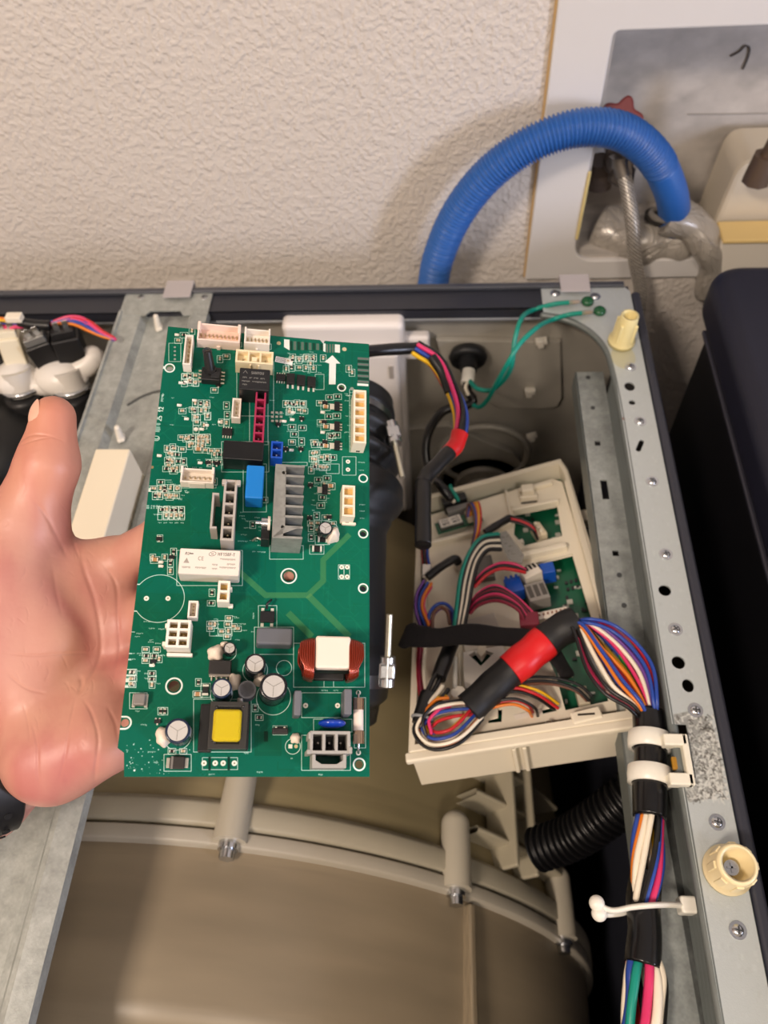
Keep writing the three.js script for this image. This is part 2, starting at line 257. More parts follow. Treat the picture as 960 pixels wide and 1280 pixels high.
// ---------- neighbouring dryer ----------
{
  const g = thing('dryer', 'dark navy machine with rounded top standing right of the open washer', 'dryer');
  const s = new THREE.Shape(), x0 = 0.225, x1 = 0.9, z0 = 0.548, r = 0.03;
  s.moveTo(x0, -0.3); s.lineTo(x0, z0 - r); s.quadraticCurveTo(x0, z0, x0 + r, z0); s.lineTo(x1, z0); s.lineTo(x1, -0.3); s.lineTo(x0, -0.3);
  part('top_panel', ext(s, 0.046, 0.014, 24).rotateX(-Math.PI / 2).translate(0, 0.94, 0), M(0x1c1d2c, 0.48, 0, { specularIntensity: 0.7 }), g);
  part('side_panel', rbox(0.66, 0.92, 0.72, 0.006, x0 + 0.006 + 0.33, 0.475, -0.155), M(0x0c0c12, 0.5), g);  // darker than the top panel: shade of the gap put into its colour
  part('trim_seam', rbox(0.004, 0.004, 0.72, 0.0015, x0 + 0.004, 0.938, -0.155), M(0x33333e, 0.45), g);
  for (const x of [0.26, 0.86]) for (const z of [-0.48, 0.16]) part('foot', cyl(0.02, 0.02, x, 0.01, z), blackRubber, g);
}
// ---------- washing machine cabinet ----------
const T = 0.95;
const washer = thing('washing_machine', 'open washing machine cabinet of galvanised steel with its lid taken off', 'washer');
{
  const g = washer, XL = -0.61, XR = 0.178, ZB = -0.566, ZF = 0.14;
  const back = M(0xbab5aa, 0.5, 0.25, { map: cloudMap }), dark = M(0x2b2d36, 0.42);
  part('back_panel', box(XR - XL - 0.004, 0.94, 0.0015, (XL + XR) / 2, 0.475, ZB + 0.012), back, g);
  part('side_panel', rbox(0.008, 0.948, ZF - ZB - 0.012, 0.003, XR - 0.0045, 0.4765, (ZF + ZB) / 2 + 0.006), M(0x30323d, 0.4), g);
  part('side_panel', box(0.003, 0.945, ZF - ZB, XL, 0.4725, (ZF + ZB) / 2), M(0x30323d, 0.4), g);
  part('front_panel', box(XR - XL - 0.006, 0.94, 0.003, (XL + XR) / 2, 0.47, ZF), M(0x30323d, 0.4), g);
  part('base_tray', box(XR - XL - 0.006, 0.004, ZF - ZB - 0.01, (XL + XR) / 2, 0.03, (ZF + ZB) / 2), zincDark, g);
  // back rail: lip on top, dark trough in front of it
  part('back_lip', rbox(XR - XL - 0.016, 0.004, 0.006, 0.001, (XL + XR) / 2 - 0.006, T + 0.001, ZB + 0.004), M(0x53555c, 0.35, 0.4), g);
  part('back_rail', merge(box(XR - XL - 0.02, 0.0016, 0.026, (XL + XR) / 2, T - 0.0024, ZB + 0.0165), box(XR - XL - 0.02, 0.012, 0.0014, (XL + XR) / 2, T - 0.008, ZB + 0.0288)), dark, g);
  part('back_rail_edge', rbox(XR - XL - 0.02, 0.003, 0.003, 0.001, (XL + XR) / 2, T - 0.0145, ZB + 0.0292), M(0x8b8e92, 0.4, 0.3), g);
  // embossings and bosses on the back panel
  const zb = ZB + 0.0128, bp = (px, py) => onZ(px, py, zb);
  const emb = (pts, d, m = back) => part('embossed_panel', ext(shapeOf(pts.map((p) => { const q = bp(p[0], p[1]); return [q.x, q.y]; })), d, 0.0012).translate(0, 0, zb), m, g);
  emb([[545, 420], [700, 422], [702, 492], [697, 503], [688, 506], [625, 506], [560, 470]], 0.006);
  emb([[507, 530], [560, 525], [640, 560], [690, 620], [650, 660], [507, 660]], 0.008);
  { const c = bp(603, 592); for (const [r, d] of [[0.055, 0.004], [0.036, 0.009], [0.02, 0.014], [0.011, 0.018]]) part('pressed_ring', cylZ(r, d, c.x, c.y - 0.01, zb + 0.004 + d / 2, 40, r * 0.9), back, g); }
  { const c = bp(605, 548); part('pressed_ring', merge(torus(0.05, 0.004, 8, 40).translate(c.x, c.y - 0.02, zb + 0.008)), back, g); }
  const clip = merge(rbox(0.011, 0.006, 0.006, 0.001), rbox(0.006, 0.009, 0.005, 0.001, -0.001, -0.001, 0.002));
  for (const [a, b, r] of [[676, 418, 0.2], [662, 481, 0], [664, 537, 0.4]]) { const c = bp(a, b); const m = part('panel_clip', clip, M(0xd9d4c8, 0.5), g); m.position.set(c.x, c.y, zb + 0.009); m.rotation.z = r; }
  { const c = bp(555, 445); part('stud', rod(V(c.x, c.y, zb), V(c.x, c.y - 0.004, zb + 0.016), 0.003), steel, g); }
  // right rail
  const wx = (px, py, y = T) => { const p = onY(px, py, y); return [p.x, p.z]; };
  const hole = (px, py, rx, rz, rot = 0) => { const p = onY(px, py, T); return circ(p.x, -p.z, rx, rz, rot); };
  const slotHole = (px, py, r, h, rot) => { const c = onY(px, py, T), p = new THREE.Path(), q = []; for (let i = 0; i <= 20; i++) { const s = i < 10 ? 1 : -1, a = (i < 10 ? i / 9 : (i - 10) / 10) * Math.PI + (s > 0 ? 0 : Math.PI), x = Math.cos(a) * r, y = Math.sin(a) * r + s * (h - r); q.push([c.x + x * Math.cos(rot) - y * Math.sin(rot), -c.z + x * Math.sin(rot) + y * Math.cos(rot)]); } return new THREE.Path(q.map((k) => new THREE.Vector2(...k))); };
  const railHoles = [hole(787, 483, 0.0042, 0.0048), hole(790, 503, 0.0026, 0.0026), hole(831, 738, 0.0042, 0.0042), hole(848, 828, 0.0042, 0.0044), hole(860, 857, 0.0036, 0.0044), slotHole(800, 557, 0.0019, 0.0062, -0.42)];
  const xi = 0.1435, xo = 0.1685;
  const cn = onY(845, 905, T), clipHole = [[xi - 0.001, cn.z], [0.151, cn.z], [0.151, cn.z + 0.032], [xi - 0.001, cn.z + 0.032]];
  const out = [[xo, ZF - 0.01], [xi, ZF - 0.01], clipHole[3], clipHole[2], clipHole[1], clipHole[0], [xi, -0.46], [0.14, -0.487], [0.131, -0.505], [0.117, -0.519], [0.103, -0.526], [0.0905, -0.529], [0.0905, ZB + 0.006], [xo - 0.004, ZB + 0.006], [xo, ZB + 0.012]].map((p) => p);
  const [rc, rx] = canvas(200, 1600), toC = (x, z) => [(x - 0.085) / 0.09 * 200, (z + 0.58) / 0.72 * 1600];
  rx.fillStyle = '#d9dddd'; rx.fillRect(0, 0, 200, 1600);
  for (let i = 0; i < 5200; i++) { const v = 205 + rnd() * 30 | 0; rx.fillStyle = `rgba(${v},${v + 3},${v + 2},.35)`; rx.fillRect(rnd() * 200, rnd() * 1600, rr(1, 5), rr(1, 7)); }
  { // scraped, corroded patch beside the cable clip
    const p = (a, b) => toC(...wx(a, b));
    const poly = [[842, 893], [866, 888], [890, 905], [900, 940], [905, 985], [890, 998], [862, 1003], [850, 985], [858, 955], [848, 925], [842, 910]].map((q) => p(...q));
    rx.fillStyle = 'rgba(150,146,140,.6)'; rx.beginPath(); poly.forEach((q, i) => rx[i ? 'lineTo' : 'moveTo'](...q)); rx.fill();
    for (let i = 0; i < 620; i++) { const a = p(rr(844, 905), rr(892, 1000)); rx.strokeStyle = rnd() > 0.36 ? `rgba(250,248,242,${rr(.3, .95)})` : `rgba(84,80,74,${rr(.2, .7)})`; rx.lineWidth = rr(0.6, 2.4); rx.beginPath(); rx.moveTo(...a); rx.quadraticCurveTo(a[0] + rr(-5, 5), a[1] + rr(-6, 6), a[0] + rr(-8, 8), a[1] + rr(-9, 9)); rx.stroke(); }
    for (let i = 0; i < 170; i++) { const q = p(rr(872, 908), rr(915, 998)); rx.fillStyle = 'rgba(248,246,240,.9)'; rx.fillRect(q[0], q[1], rr(1, 4), rr(1, 4)); }
    const ru = p(779, 523); rx.fillStyle = 'rgba(150,80,50,.7)'; rx.fillRect(ru[0] - 2, ru[1] - 2, 5, 5);
    const gl = p(779, 446); rx.fillStyle = 'rgba(222,210,160,.5)'; rx.beginPath(); rx.ellipse(gl[0], gl[1], 22, 30, 0, 0, 7); rx.fill();  // pale yellow oval on the rail in front of the nylon post
  }
  const rt = canvasTex(rc); rt.repeat.set(1 / 0.09, 1 / 0.72); rt.offset.set(-0.085 / 0.09, 1 - 0.58 / 0.72);
  const rail = part('right_rail', sheet(out, T, 0.0014, railHoles), M(0xe2e6e6, 0.4, 0.35, { map: rt, bumpMap: grainBump, bumpScale: 0.00006 }), g);
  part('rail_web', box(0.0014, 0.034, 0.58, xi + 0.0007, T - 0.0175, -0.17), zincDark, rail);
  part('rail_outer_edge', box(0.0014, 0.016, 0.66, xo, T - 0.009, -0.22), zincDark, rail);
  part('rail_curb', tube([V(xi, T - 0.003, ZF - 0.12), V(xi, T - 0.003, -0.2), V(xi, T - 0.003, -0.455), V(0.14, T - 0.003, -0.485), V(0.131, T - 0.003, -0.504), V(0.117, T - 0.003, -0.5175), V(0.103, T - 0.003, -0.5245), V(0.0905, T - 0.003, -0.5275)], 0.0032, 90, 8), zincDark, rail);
  // lower ledge with slots
  const YL = 0.917, lp = (a, b) => { const p = onY(a, b, YL); return [p.x, p.z]; }, z0 = lp(721, 465)[1];
  const slot = (a, b, c, d) => { const p = lp(a, b), q = lp(c, d); return rectPts(p[0], p[1], q[0], q[1]); };
  part('rail_ledge', sheet([[0.1195, z0], [0.1435, z0], [0.1435, 0.1], [0.1195, 0.1]], YL, 0.0014, [slot(743, 551, 751, 557), slot(750, 600, 762, 624), slot(765, 688, 774, 695), slot(783, 705, 800, 723)].map((r) => r), 0), zinc, rail);
  part('ledge_flange', box(0.0014, 0.02, 0.1 - z0, 0.1195, YL - 0.01, (0.1 + z0) / 2), zincDark, rail);
  for (const [a, b] of [[735, 472], [741, 510], [774, 719], [780, 757]]) { const p = onY(a, b, YL); part('ledge_hole', cyl(0.0019, 0.0012, p.x, YL, p.z, 14), M(0x55585a, 0.4, 0.6), rail); }
  // screws
  const head = new THREE.LatheGeometry([[0, 0.0022], [0.0016, 0.0021], [0.003, 0.0013], [0.0036, 0]].map((p) => new THREE.Vector2(...p)), 18);
  const screwGeo = merge(head, cyl(0.0048, 0.0007, 0, 0.0003, 0, 18)), slotGeo = merge(box(0.0042, 0.0006, 0.0008, 0, 0.0021, 0), box(0.0008, 0.0006, 0.0042, 0, 0.0021, 0));
  const screw = (p, s = 1, m = steel) => { const a = part('screw', screwGeo, m, g); a.position.copy(p); a.scale.setScalar(s); a.rotation.y = rr(0, 3); part('cross_recess', slotGeo, M(0x4b4d50, 0.4, 0.6), a); };
  for (const [a, b] of [[788, 459], [800, 527], [815, 602], [832, 693], [844, 787], [869, 888], [896, 1028], [922, 1163], [694, 367], [744, 371]]) screw(onY(a, b, T), 0.95);
  for (const [a, b] of [[177, 373], [256, 373]]) screw(onY(a, b, T - 0.001), 1.15);
  for (const [a, b] of [[734, 379], [749, 391]]) { const p = onY(a, b, T); const m = part('earth_screw', merge(new THREE.SphereGeometry(0.0055, 18, 10).scale(1, 0.7, 1).translate(0, 0.002, 0), rbox(0.001, 0.003, 0.006, 0.0003, 0, 0.0045, 0)), greenGlaze, g, 'green painted earth screw'); m.position.copy(p); }
  // crossbar: a channel section pressed from sheet
  {
    const s = [[-0.2945, -0.006], [-0.2945, 0.0025], [-0.2925, 0.0025], [-0.2915, 0], [-0.274, 0], [-0.2695, -0.007], [-0.237, -0.007], [-0.2315, -0.0045], [-0.2285, -0.0005], [-0.225, 0.0008], [-0.212, 0], [-0.2115, -0.008], [-0.2128, -0.008], [-0.2132, -0.0015], [-0.225, -0.0008], [-0.2295, -0.002], [-0.2325, -0.006], [-0.237, -0.0086], [-0.2705, -0.0086], [-0.2748, -0.0016], [-0.2925, -0.0016], [-0.293, -0.006]];
    const bar = part('crossbar', ext(shapeOf(s), 0.62).translate(0, T, -0.535), M(0xdcdedb, 0.42, 0.3, { map: zincMap, bumpMap: grainBump, bumpScale: 0.00005 }), g);
    part('crossbar_end', sheet([[-0.2945, -0.561], [-0.2115, -0.561], [-0.2115, -0.53], [-0.2345, -0.53], [-0.238, -0.536], [-0.266, -0.536], [-0.27, -0.53], [-0.2945, -0.53]], T + 0.0006, 0.0014), M(0xdcdedb, 0.42, 0.3, { map: zincMap }), bar);
    part('crossbar_floor', box(0.036, 0.001, 0.026, -0.2525, T - 0.0076, -0.542), M(0xdcdedb, 0.42, 0.3, { map: zincMap }), bar);
    const q = (a, b) => onY(a, b, T - 0.0066); part('pressed_groove', tube([q(160, 506), q(175, 497), q(190, 491), q(204, 488)], 0.0011, 16, 6), M(0x4f504e, 0.6), bar);
  }
}
// tape patches over the back lip
for (const [px, label] of [[222, 'grey foam tape patch over the back lip above the crossbar'], [720, 'grey foam tape patch over the back lip at the right corner']]) {
  const g = onY(px, 368, T + 0.003);
  const m = single('tape_patch', merge(rbox(0.026, 0.0016, 0.022, 0.0005, 0, 0, 0), rbox(0.026, 0.01, 0.0014, 0.0005, 0, -0.004, -0.0105)), M(0xb4aeaf, 0.75), label, 'tape', 'grey tape patches on the back lip');
  m.position.set(g.x, T + 0.004, -0.561);
}
{ // foam block and clips on the crossbar
  const g = onY(138, 560, T + 0.028);
  const p = [[-0.0135, 0], [0.0135, 0], [0.0135, 0.14], [-0.0135, 0.14]];
  const m = single('foam_block', rbox(0.027, 0.036, 0.15, 0.0015), M(0xf0e5cc, 0.7), 'cream foam block lying along the crossbar behind the thumb', 'block');
  m.position.set(-0.2455, T - 0.007 + 0.018, -0.352 + 0.075);
  const peg = merge(rbox(0.0065, 0.004, 0.009, 0.0015, 0, 0.002, 0), rod(V(0, 0.003, 0.001), V(0.003, 0.014, 0.004), 0.0032, 0.0024), new THREE.SphereGeometry(0.0024, 12, 8).translate(0.003, 0.014, 0.004));
  for (const [a, b, l] of [[200, 412, 'white plastic peg on the crossbar beside the top corner of the circuit board'], [153, 550, 'white plastic peg on the crossbar just behind the foam block']]) { const c = onY(a, b, T - 0.007); const k = single('plastic_peg', peg.clone(), M(0xe9e2d4, 0.45), l, 'clip', 'white pegs on the crossbar'); k.position.copy(c); k.rotation.set(-0.3, 0.3, 0.25); k.userData.placed = true; }
}
{ // cream nylon posts on the right rail
  const a = onY(776, 428, T), b = onY(908, 1088, T);
  const prof = [[0, 0], [0.0112, 0], [0.0112, 0.004], [0.0085, 0.006], [0.0082, 0.02], [0.0072, 0.03], [0.0056, 0.03], [0.0052, 0.012], [0, 0.012]].map((q) => new THREE.Vector2(...q));
  const g1 = thing('nylon_post', 'tall cream nylon post standing at the back corner of the right rail', 'post', null, a);
  part('post', new THREE.LatheGeometry(prof, 32), M(0xf1e2a6, 0.38), g1);
  for (let i = 0; i < 4; i++) part('rib', rbox(0.0025, 0.02, 0.002, 0.0006, Math.cos(i * 1.57 + 0.7) * 0.0085, 0.0135, Math.sin(i * 1.57 + 0.7) * 0.0085), M(0xf1e2a6, 0.38), g1);
  g1.rotation.z = -0.06;
  const g2 = thing('nylon_bush', 'short cream nylon bush with a screw inside near the front of the right rail', 'post', null, b);
  part('bush', new THREE.LatheGeometry([[0, 0], [0.013, 0], [0.0132, 0.003], [0.0112, 0.005], [0.0108, 0.018], [0.0098, 0.02], [0.008, 0.02], [0.0068, 0.006], [0, 0.006]].map((q) => new THREE.Vector2(...q)), 36), M(0xeeddb0, 0.36), g2);
  for (let i = 0; i < 8; i++) part('flat_rib', rbox(0.004, 0.013, 0.002, 0.0006).translate(0, 0.0105, 0.0107).rotateY(i * Math.PI / 4), M(0xeeddb0, 0.36), g2);
  part('screw', merge(cyl(0.004, 0.003, 0, 0.0075, 0), box(0.005, 0.001, 0.001, 0, 0.0092, 0), box(0.001, 0.001, 0.005, 0, 0.0092, 0)), steel, g2);
}
// ---------- tub ----------
const AX = V(0, Math.sin(0.1745), Math.cos(0.1745)), TC = V(-0.222, 0.505, -0.044);
const TR = 0.368;
const onSeam = (px, py) => hit(px, py, TC, AX);
{
  const g = thing('washer_tub', 'big beige grey plastic tub with a bolted seam inside the machine', 'tub');
  const q = new THREE.Quaternion().setFromUnitVectors(V(0, 1, 0), AX), L = (pr, n = 120) => new THREE.LatheGeometry(pr.map((p) => new THREE.Vector2(...p)), n).applyQuaternion(q).translate(TC.x, TC.y, TC.z);
  const mf = M(0x958770, 0.38, 0, { map: cloudMap }), mb = M(0x9c8f6c, 0.45, 0, { map: cloudMap });
  part('front_half', L([[TR, 0.0], [TR - 0.001, 0.02], [TR - 0.004, 0.1], [TR - 0.02, 0.13], [0.25, 0.14], [0.24, 0.1]]), mf, g);
  part('rear_half', L([[0.02, -0.4], [TR - 0.06, -0.4], [TR - 0.03, -0.37], [TR - 0.018, -0.3], [TR - 0.012, -0.06], [TR - 0.004, -0.03], [TR, -0.014]]), mb, g);
  part('front_flange', L([[TR - 0.003, 0.012], [TR + 0.004, 0.011], [TR + 0.006, 0.009], [TR + 0.006, 0.0015], [TR + 0.004, 0], [TR - 0.003, 0]]), M(0xa9a294, 0.4), g);
  part('rear_flange', L([[TR - 0.003, -0.001], [TR + 0.003, -0.002], [TR + 0.007, -0.004], [TR + 0.007, -0.016], [TR + 0.003, -0.02], [TR - 0.006, -0.026]]), M(0xa59e8c, 0.4), g);
  for (const [px, py] of [[289, 1043], [572, 1097], [706, 1160]]) {
    const s = onSeam(px, py), dir = s.clone().sub(TC).normalize(), c = TC.clone().addScaledVector(dir, TR + 0.005);
    const b = part('bolt_boss', merge(rod(c.clone().addScaledVector(AX, -0.04), c.clone().addScaledVector(AX, 0.008), 0.011, 0.0118, 24), new THREE.SphereGeometry(0.011, 20, 12).translate(...c.clone().addScaledVector(AX, -0.04).toArray())), M(0xb3ac9c, 0.4), g);
    part('bolt', merge(rod(c.clone().addScaledVector(AX, 0.008), c.clone().addScaledVector(AX, 0.013), 0.0072, 0.0072, 18), rod(c.clone().addScaledVector(AX, 0.012), c.clone().addScaledVector(AX, 0.019), 0.0055, 0.0055, 6)), steel, b);
  }
  // stiffening ribs on the rear half
  const ribAt = (ang, s0, s1, h, w) => { const d = V(Math.sin(ang), 0, 0).addScaledVector(V(0, AX.z, -AX.y), Math.cos(ang)), t = d.clone().cross(AX), c = TC.clone().addScaledVector(d, TR - 0.01 + h / 2).addScaledVector(AX, (s0 + s1) / 2), m = new THREE.Matrix4().makeBasis(t, d, AX).setPosition(c); return rbox(w, h, Math.abs(s1 - s0), 0.002).applyMatrix4(m); };
  for (const a of [0.83, 0.9]) part('rib', ribAt(a, -0.12, -0.02, 0.03, 0.005), M(0xa8a08b, 0.42), g);
  for (const s of [-0.04, -0.07, -0.1]) part('hoop_rib', new THREE.LatheGeometry([[TR - 0.015, s - 0.003], [TR + 0.012, s - 0.0025], [TR + 0.0135, s], [TR + 0.012, s + 0.0025], [TR - 0.015, s + 0.003]].map((p) => new THREE.Vector2(...p)), 24, Math.PI - 1.06, 0.33).applyQuaternion(q).translate(TC.x, TC.y, TC.z), M(0xa8a08b, 0.42), g);
  part('front_rib', ribAt(0.728, 0.014, 0.11, 0.016, 0.006), mf, g);
  part('yellow_mark', rbox(0.012, 0.004, 0.006, 0.001).rotateZ(-0.7).translate(...at(682, 1066, 0.60).toArray()), M(0xd09a1c, 0.5), g, 'small yellow paint mark');
}
{ // black corrugated duct under the control box
  const p = [at(672, 1062, 0.60), at(715, 1046, 0.585), at(752, 1022, 0.57), at(800, 985, 0.56), at(850, 950, 0.6)];
  single('air_duct', sweep(p, 420, 26, (t, s) => 0.0155 + 0.0017 * Math.sign(Math.cos(s / 0.0056 * Math.PI * 2)) * Math.pow(Math.abs(Math.cos(s / 0.0056 * Math.PI * 2)), 0.6)), M(0x121214, 0.35), 'thick black ribbed duct running beneath the control box', 'duct');
}
// ---------- things inside the cabinet ----------
{ // white housing at the back
  const g = thing('dispenser_housing', 'smooth white plastic housing against the back panel behind the circuit board', 'housing'), w = M(0xece6e2, 0.35), z = -0.535;
  const a = onZ(352, 394, z), b = onZ(505, 394, z), ht = b.y;
  part('body', rbox(b.x - a.x, 0.3, 0.03, 0.006, (a.x + b.x) / 2, ht - 0.15, z - 0.002, 4), w, g);
  const s = onZ(430, 421, z);
  part('front_cover', rbox(b.x - a.x - 0.006, 0.26, 0.02, 0.005, (a.x + b.x) / 2 - 0.002, s.y - 0.13, z + 0.014, 4), w, g);
  part('latch', rbox(0.011, 0.004, 0.004, 0.001, s.x - 0.01, s.y + 0.002, z + 0.018), M(0xc9c3bf, 0.4), g);
  part('side_tab', rbox(0.026, 0.03, 0.012, 0.004, b.x + 0.01, onZ(515, 435, z).y, z - 0.004), w, g);
  part('clip_slot', box(0.004, 0.016, 0.002, onZ(489, 465, z + 0.024).x, onZ(489, 465, z + 0.024).y, z + 0.0241), M(0xa9a19a, 0.6), g);
}
{ // black bellows hose with two clamps
  const g = thing('bellows_hose', 'black rubber bellows hose with screw clamps beneath the right edge of the circuit board', 'hose');
  const p = [at(440, 500, 0.63), at(433, 545, 0.615), at(425, 590, 0.60), at(422, 640, 0.585), at(422, 700, 0.575), at(420, 780, 0.56), at(416, 850, 0.55), at(412, 895, 0.55)];
  const c = curve(p), prof = [[0, 0.034], [0.06, 0.037], [0.075, 0.034], [0.10, 0.036], [0.14, 0.043], [0.18, 0.036], [0.23, 0.046], [0.28, 0.037], [0.34, 0.05], [0.38, 0.05], [0.44, 0.041], [0.48, 0.037], [0.6, 0.036], [0.8, 0.036], [0.84, 0.04], [0.93, 0.04], [0.95, 0.035], [1, 0.034]];
  const rad = (t) => { for (let i = 1; i < prof.length; i++) if (t <= prof[i][0]) { const [a, ra] = prof[i - 1], [b, rb] = prof[i], k = smooth(a, b, t); return ra + (rb - ra) * k; } return 0.034; };
  part('bellows', sweep(p, 160, 48, rad), M(0x1b1d20, 0.45), g);
  const clampAt = (t, px, py, d, tip) => {
    const k = sub('hose_clamp', g), o = c.getPointAt(t), q = new THREE.Quaternion().setFromUnitVectors(V(0, 0, 1), c.getTangentAt(t)), r = rad(t) + 0.001;
    part('band', merge(new THREE.CylinderGeometry(r, r, 0.009, 48, 1, true).rotateX(Math.PI / 2).applyQuaternion(q).translate(o.x, o.y, o.z)), M(0x8e9296, 0.3, 1), k);
    const s = at(px, py, d), e = at(tip[0], tip[1], tip[2]), dir = e.clone().sub(s).normalize();
    part('screw_block', merge(rbox(0.011, 0.011, 0.011, 0.002).applyQuaternion(new THREE.Quaternion().setFromUnitVectors(V(0, 1, 0), dir)).translate(s.x, s.y, s.z), rod(s.clone().addScaledVector(dir, -0.01), s.clone().addScaledVector(dir, 0.009), 0.0058, 0.0058, 6)), steel, k);
    part('clamp_screw', rod(s, e, 0.0022), M(0xd8d6c4, 0.3, 0.8), k);
  };
  clampAt(0.07, 491, 543, 0.585, [503, 597, 0.565]); clampAt(0.89, 484, 838, 0.50, [487, 768, 0.50]);
}
{ // grommet and earth leads
  const z = -0.545, g = thing('power_cord_grommet', 'round black grommet in the back panel where the power cord enters', 'grommet');
  const c = onZ(585, 440, z);
  const pr = [[0, 0.004], [0.008, 0.004], [0.009, 0.009], [0.0165, 0.011], [0.0185, 0.006], [0.0165, 0], [0, 0]].map((q) => new THREE.Vector2(...q));
  part('flange', new THREE.LatheGeometry(pr, 36).rotateX(Math.PI / 2 + 0.25).translate(c.x, c.y, c.z), blackRubber, g);
  const e = onZ(586, 463, z + 0.024), f = onZ(584, 480, z + 0.038);
  part('sleeve', rod(c.clone().add(V(0, 0, 0.006)), e, 0.0095, 0.008), blackRubber, g);
  part('white_sheath', rod(e, f, 0.0062, 0.0062), nylon, g, 'white inner sheath');
  const g2 = thing('mains_cable', 'black power cord looping from the grommet down to the control box', 'cord');
  const cz = (a, b, zz) => onZ(a, b, zz);
  part('cord', tube([f, cz(585, 490, -0.5), cz(592, 501, -0.495), cz(580, 508, -0.49), cz(556, 513, -0.485), cz(538, 535, -0.475), cz(532, 562, -0.46), cz(537, 592, -0.44), onY(549, 605, 0.885), onY(562, 622, 0.88)], 0.0042, 80, 12), M(0x131315, 0.25), g2);
  part('core_wire', tube([cz(584, 478, -0.506), cz(582, 485, -0.498), cz(585, 493, -0.494)], 0.0017, 10, 8), wireMats.w, g2);
  const lead = (name, l, pts, tip) => {
    const q = thing('earth_wire', l, 'wire', 'teal earth wires'); part('wire', tube(pts, 0.0021, 70, 10), wireMats.t, q);
    const a = pts[pts.length - 1], d = a.clone().sub(pts[pts.length - 2]).normalize();
    part('ring_terminal', merge(rod(a.clone().addScaledVector(d, -0.002), a.clone().addScaledVector(d, 0.007), 0.0022, 0.0016), cyl(0.0045, 0.0009, tip.x, T + 0.0012, tip.z, 18)), M(0xc9b9a8, 0.3, 0.9), q);
  };
  lead('a', 'teal earth wire ending at the green screw closer to the back lip', [cz(588, 477, -0.505), cz(597, 486, -0.49), cz(612, 488, -0.485), cz(627, 478, -0.48), cz(640, 456, -0.475), cz(643, 428, -0.485), cz(650, 402, -0.5), onY(668, 387, T - 0.004), onY(693, 380, T + 0.004), onY(714, 378, T + 0.004)], onY(733, 379, T));
  lead('b', 'teal earth wire ending at the green screw closer to the nylon post', [cz(586, 503, -0.495), cz(598, 509, -0.485), cz(609, 500, -0.478), cz(618, 484, -0.47), cz(636, 452, -0.46), cz(648, 432, -0.468), cz(668, 412, -0.485), onY(692, 399, T - 0.002), onY(712, 393, T + 0.004), onY(730, 391, T + 0.004)], onY(748, 391, T));
}
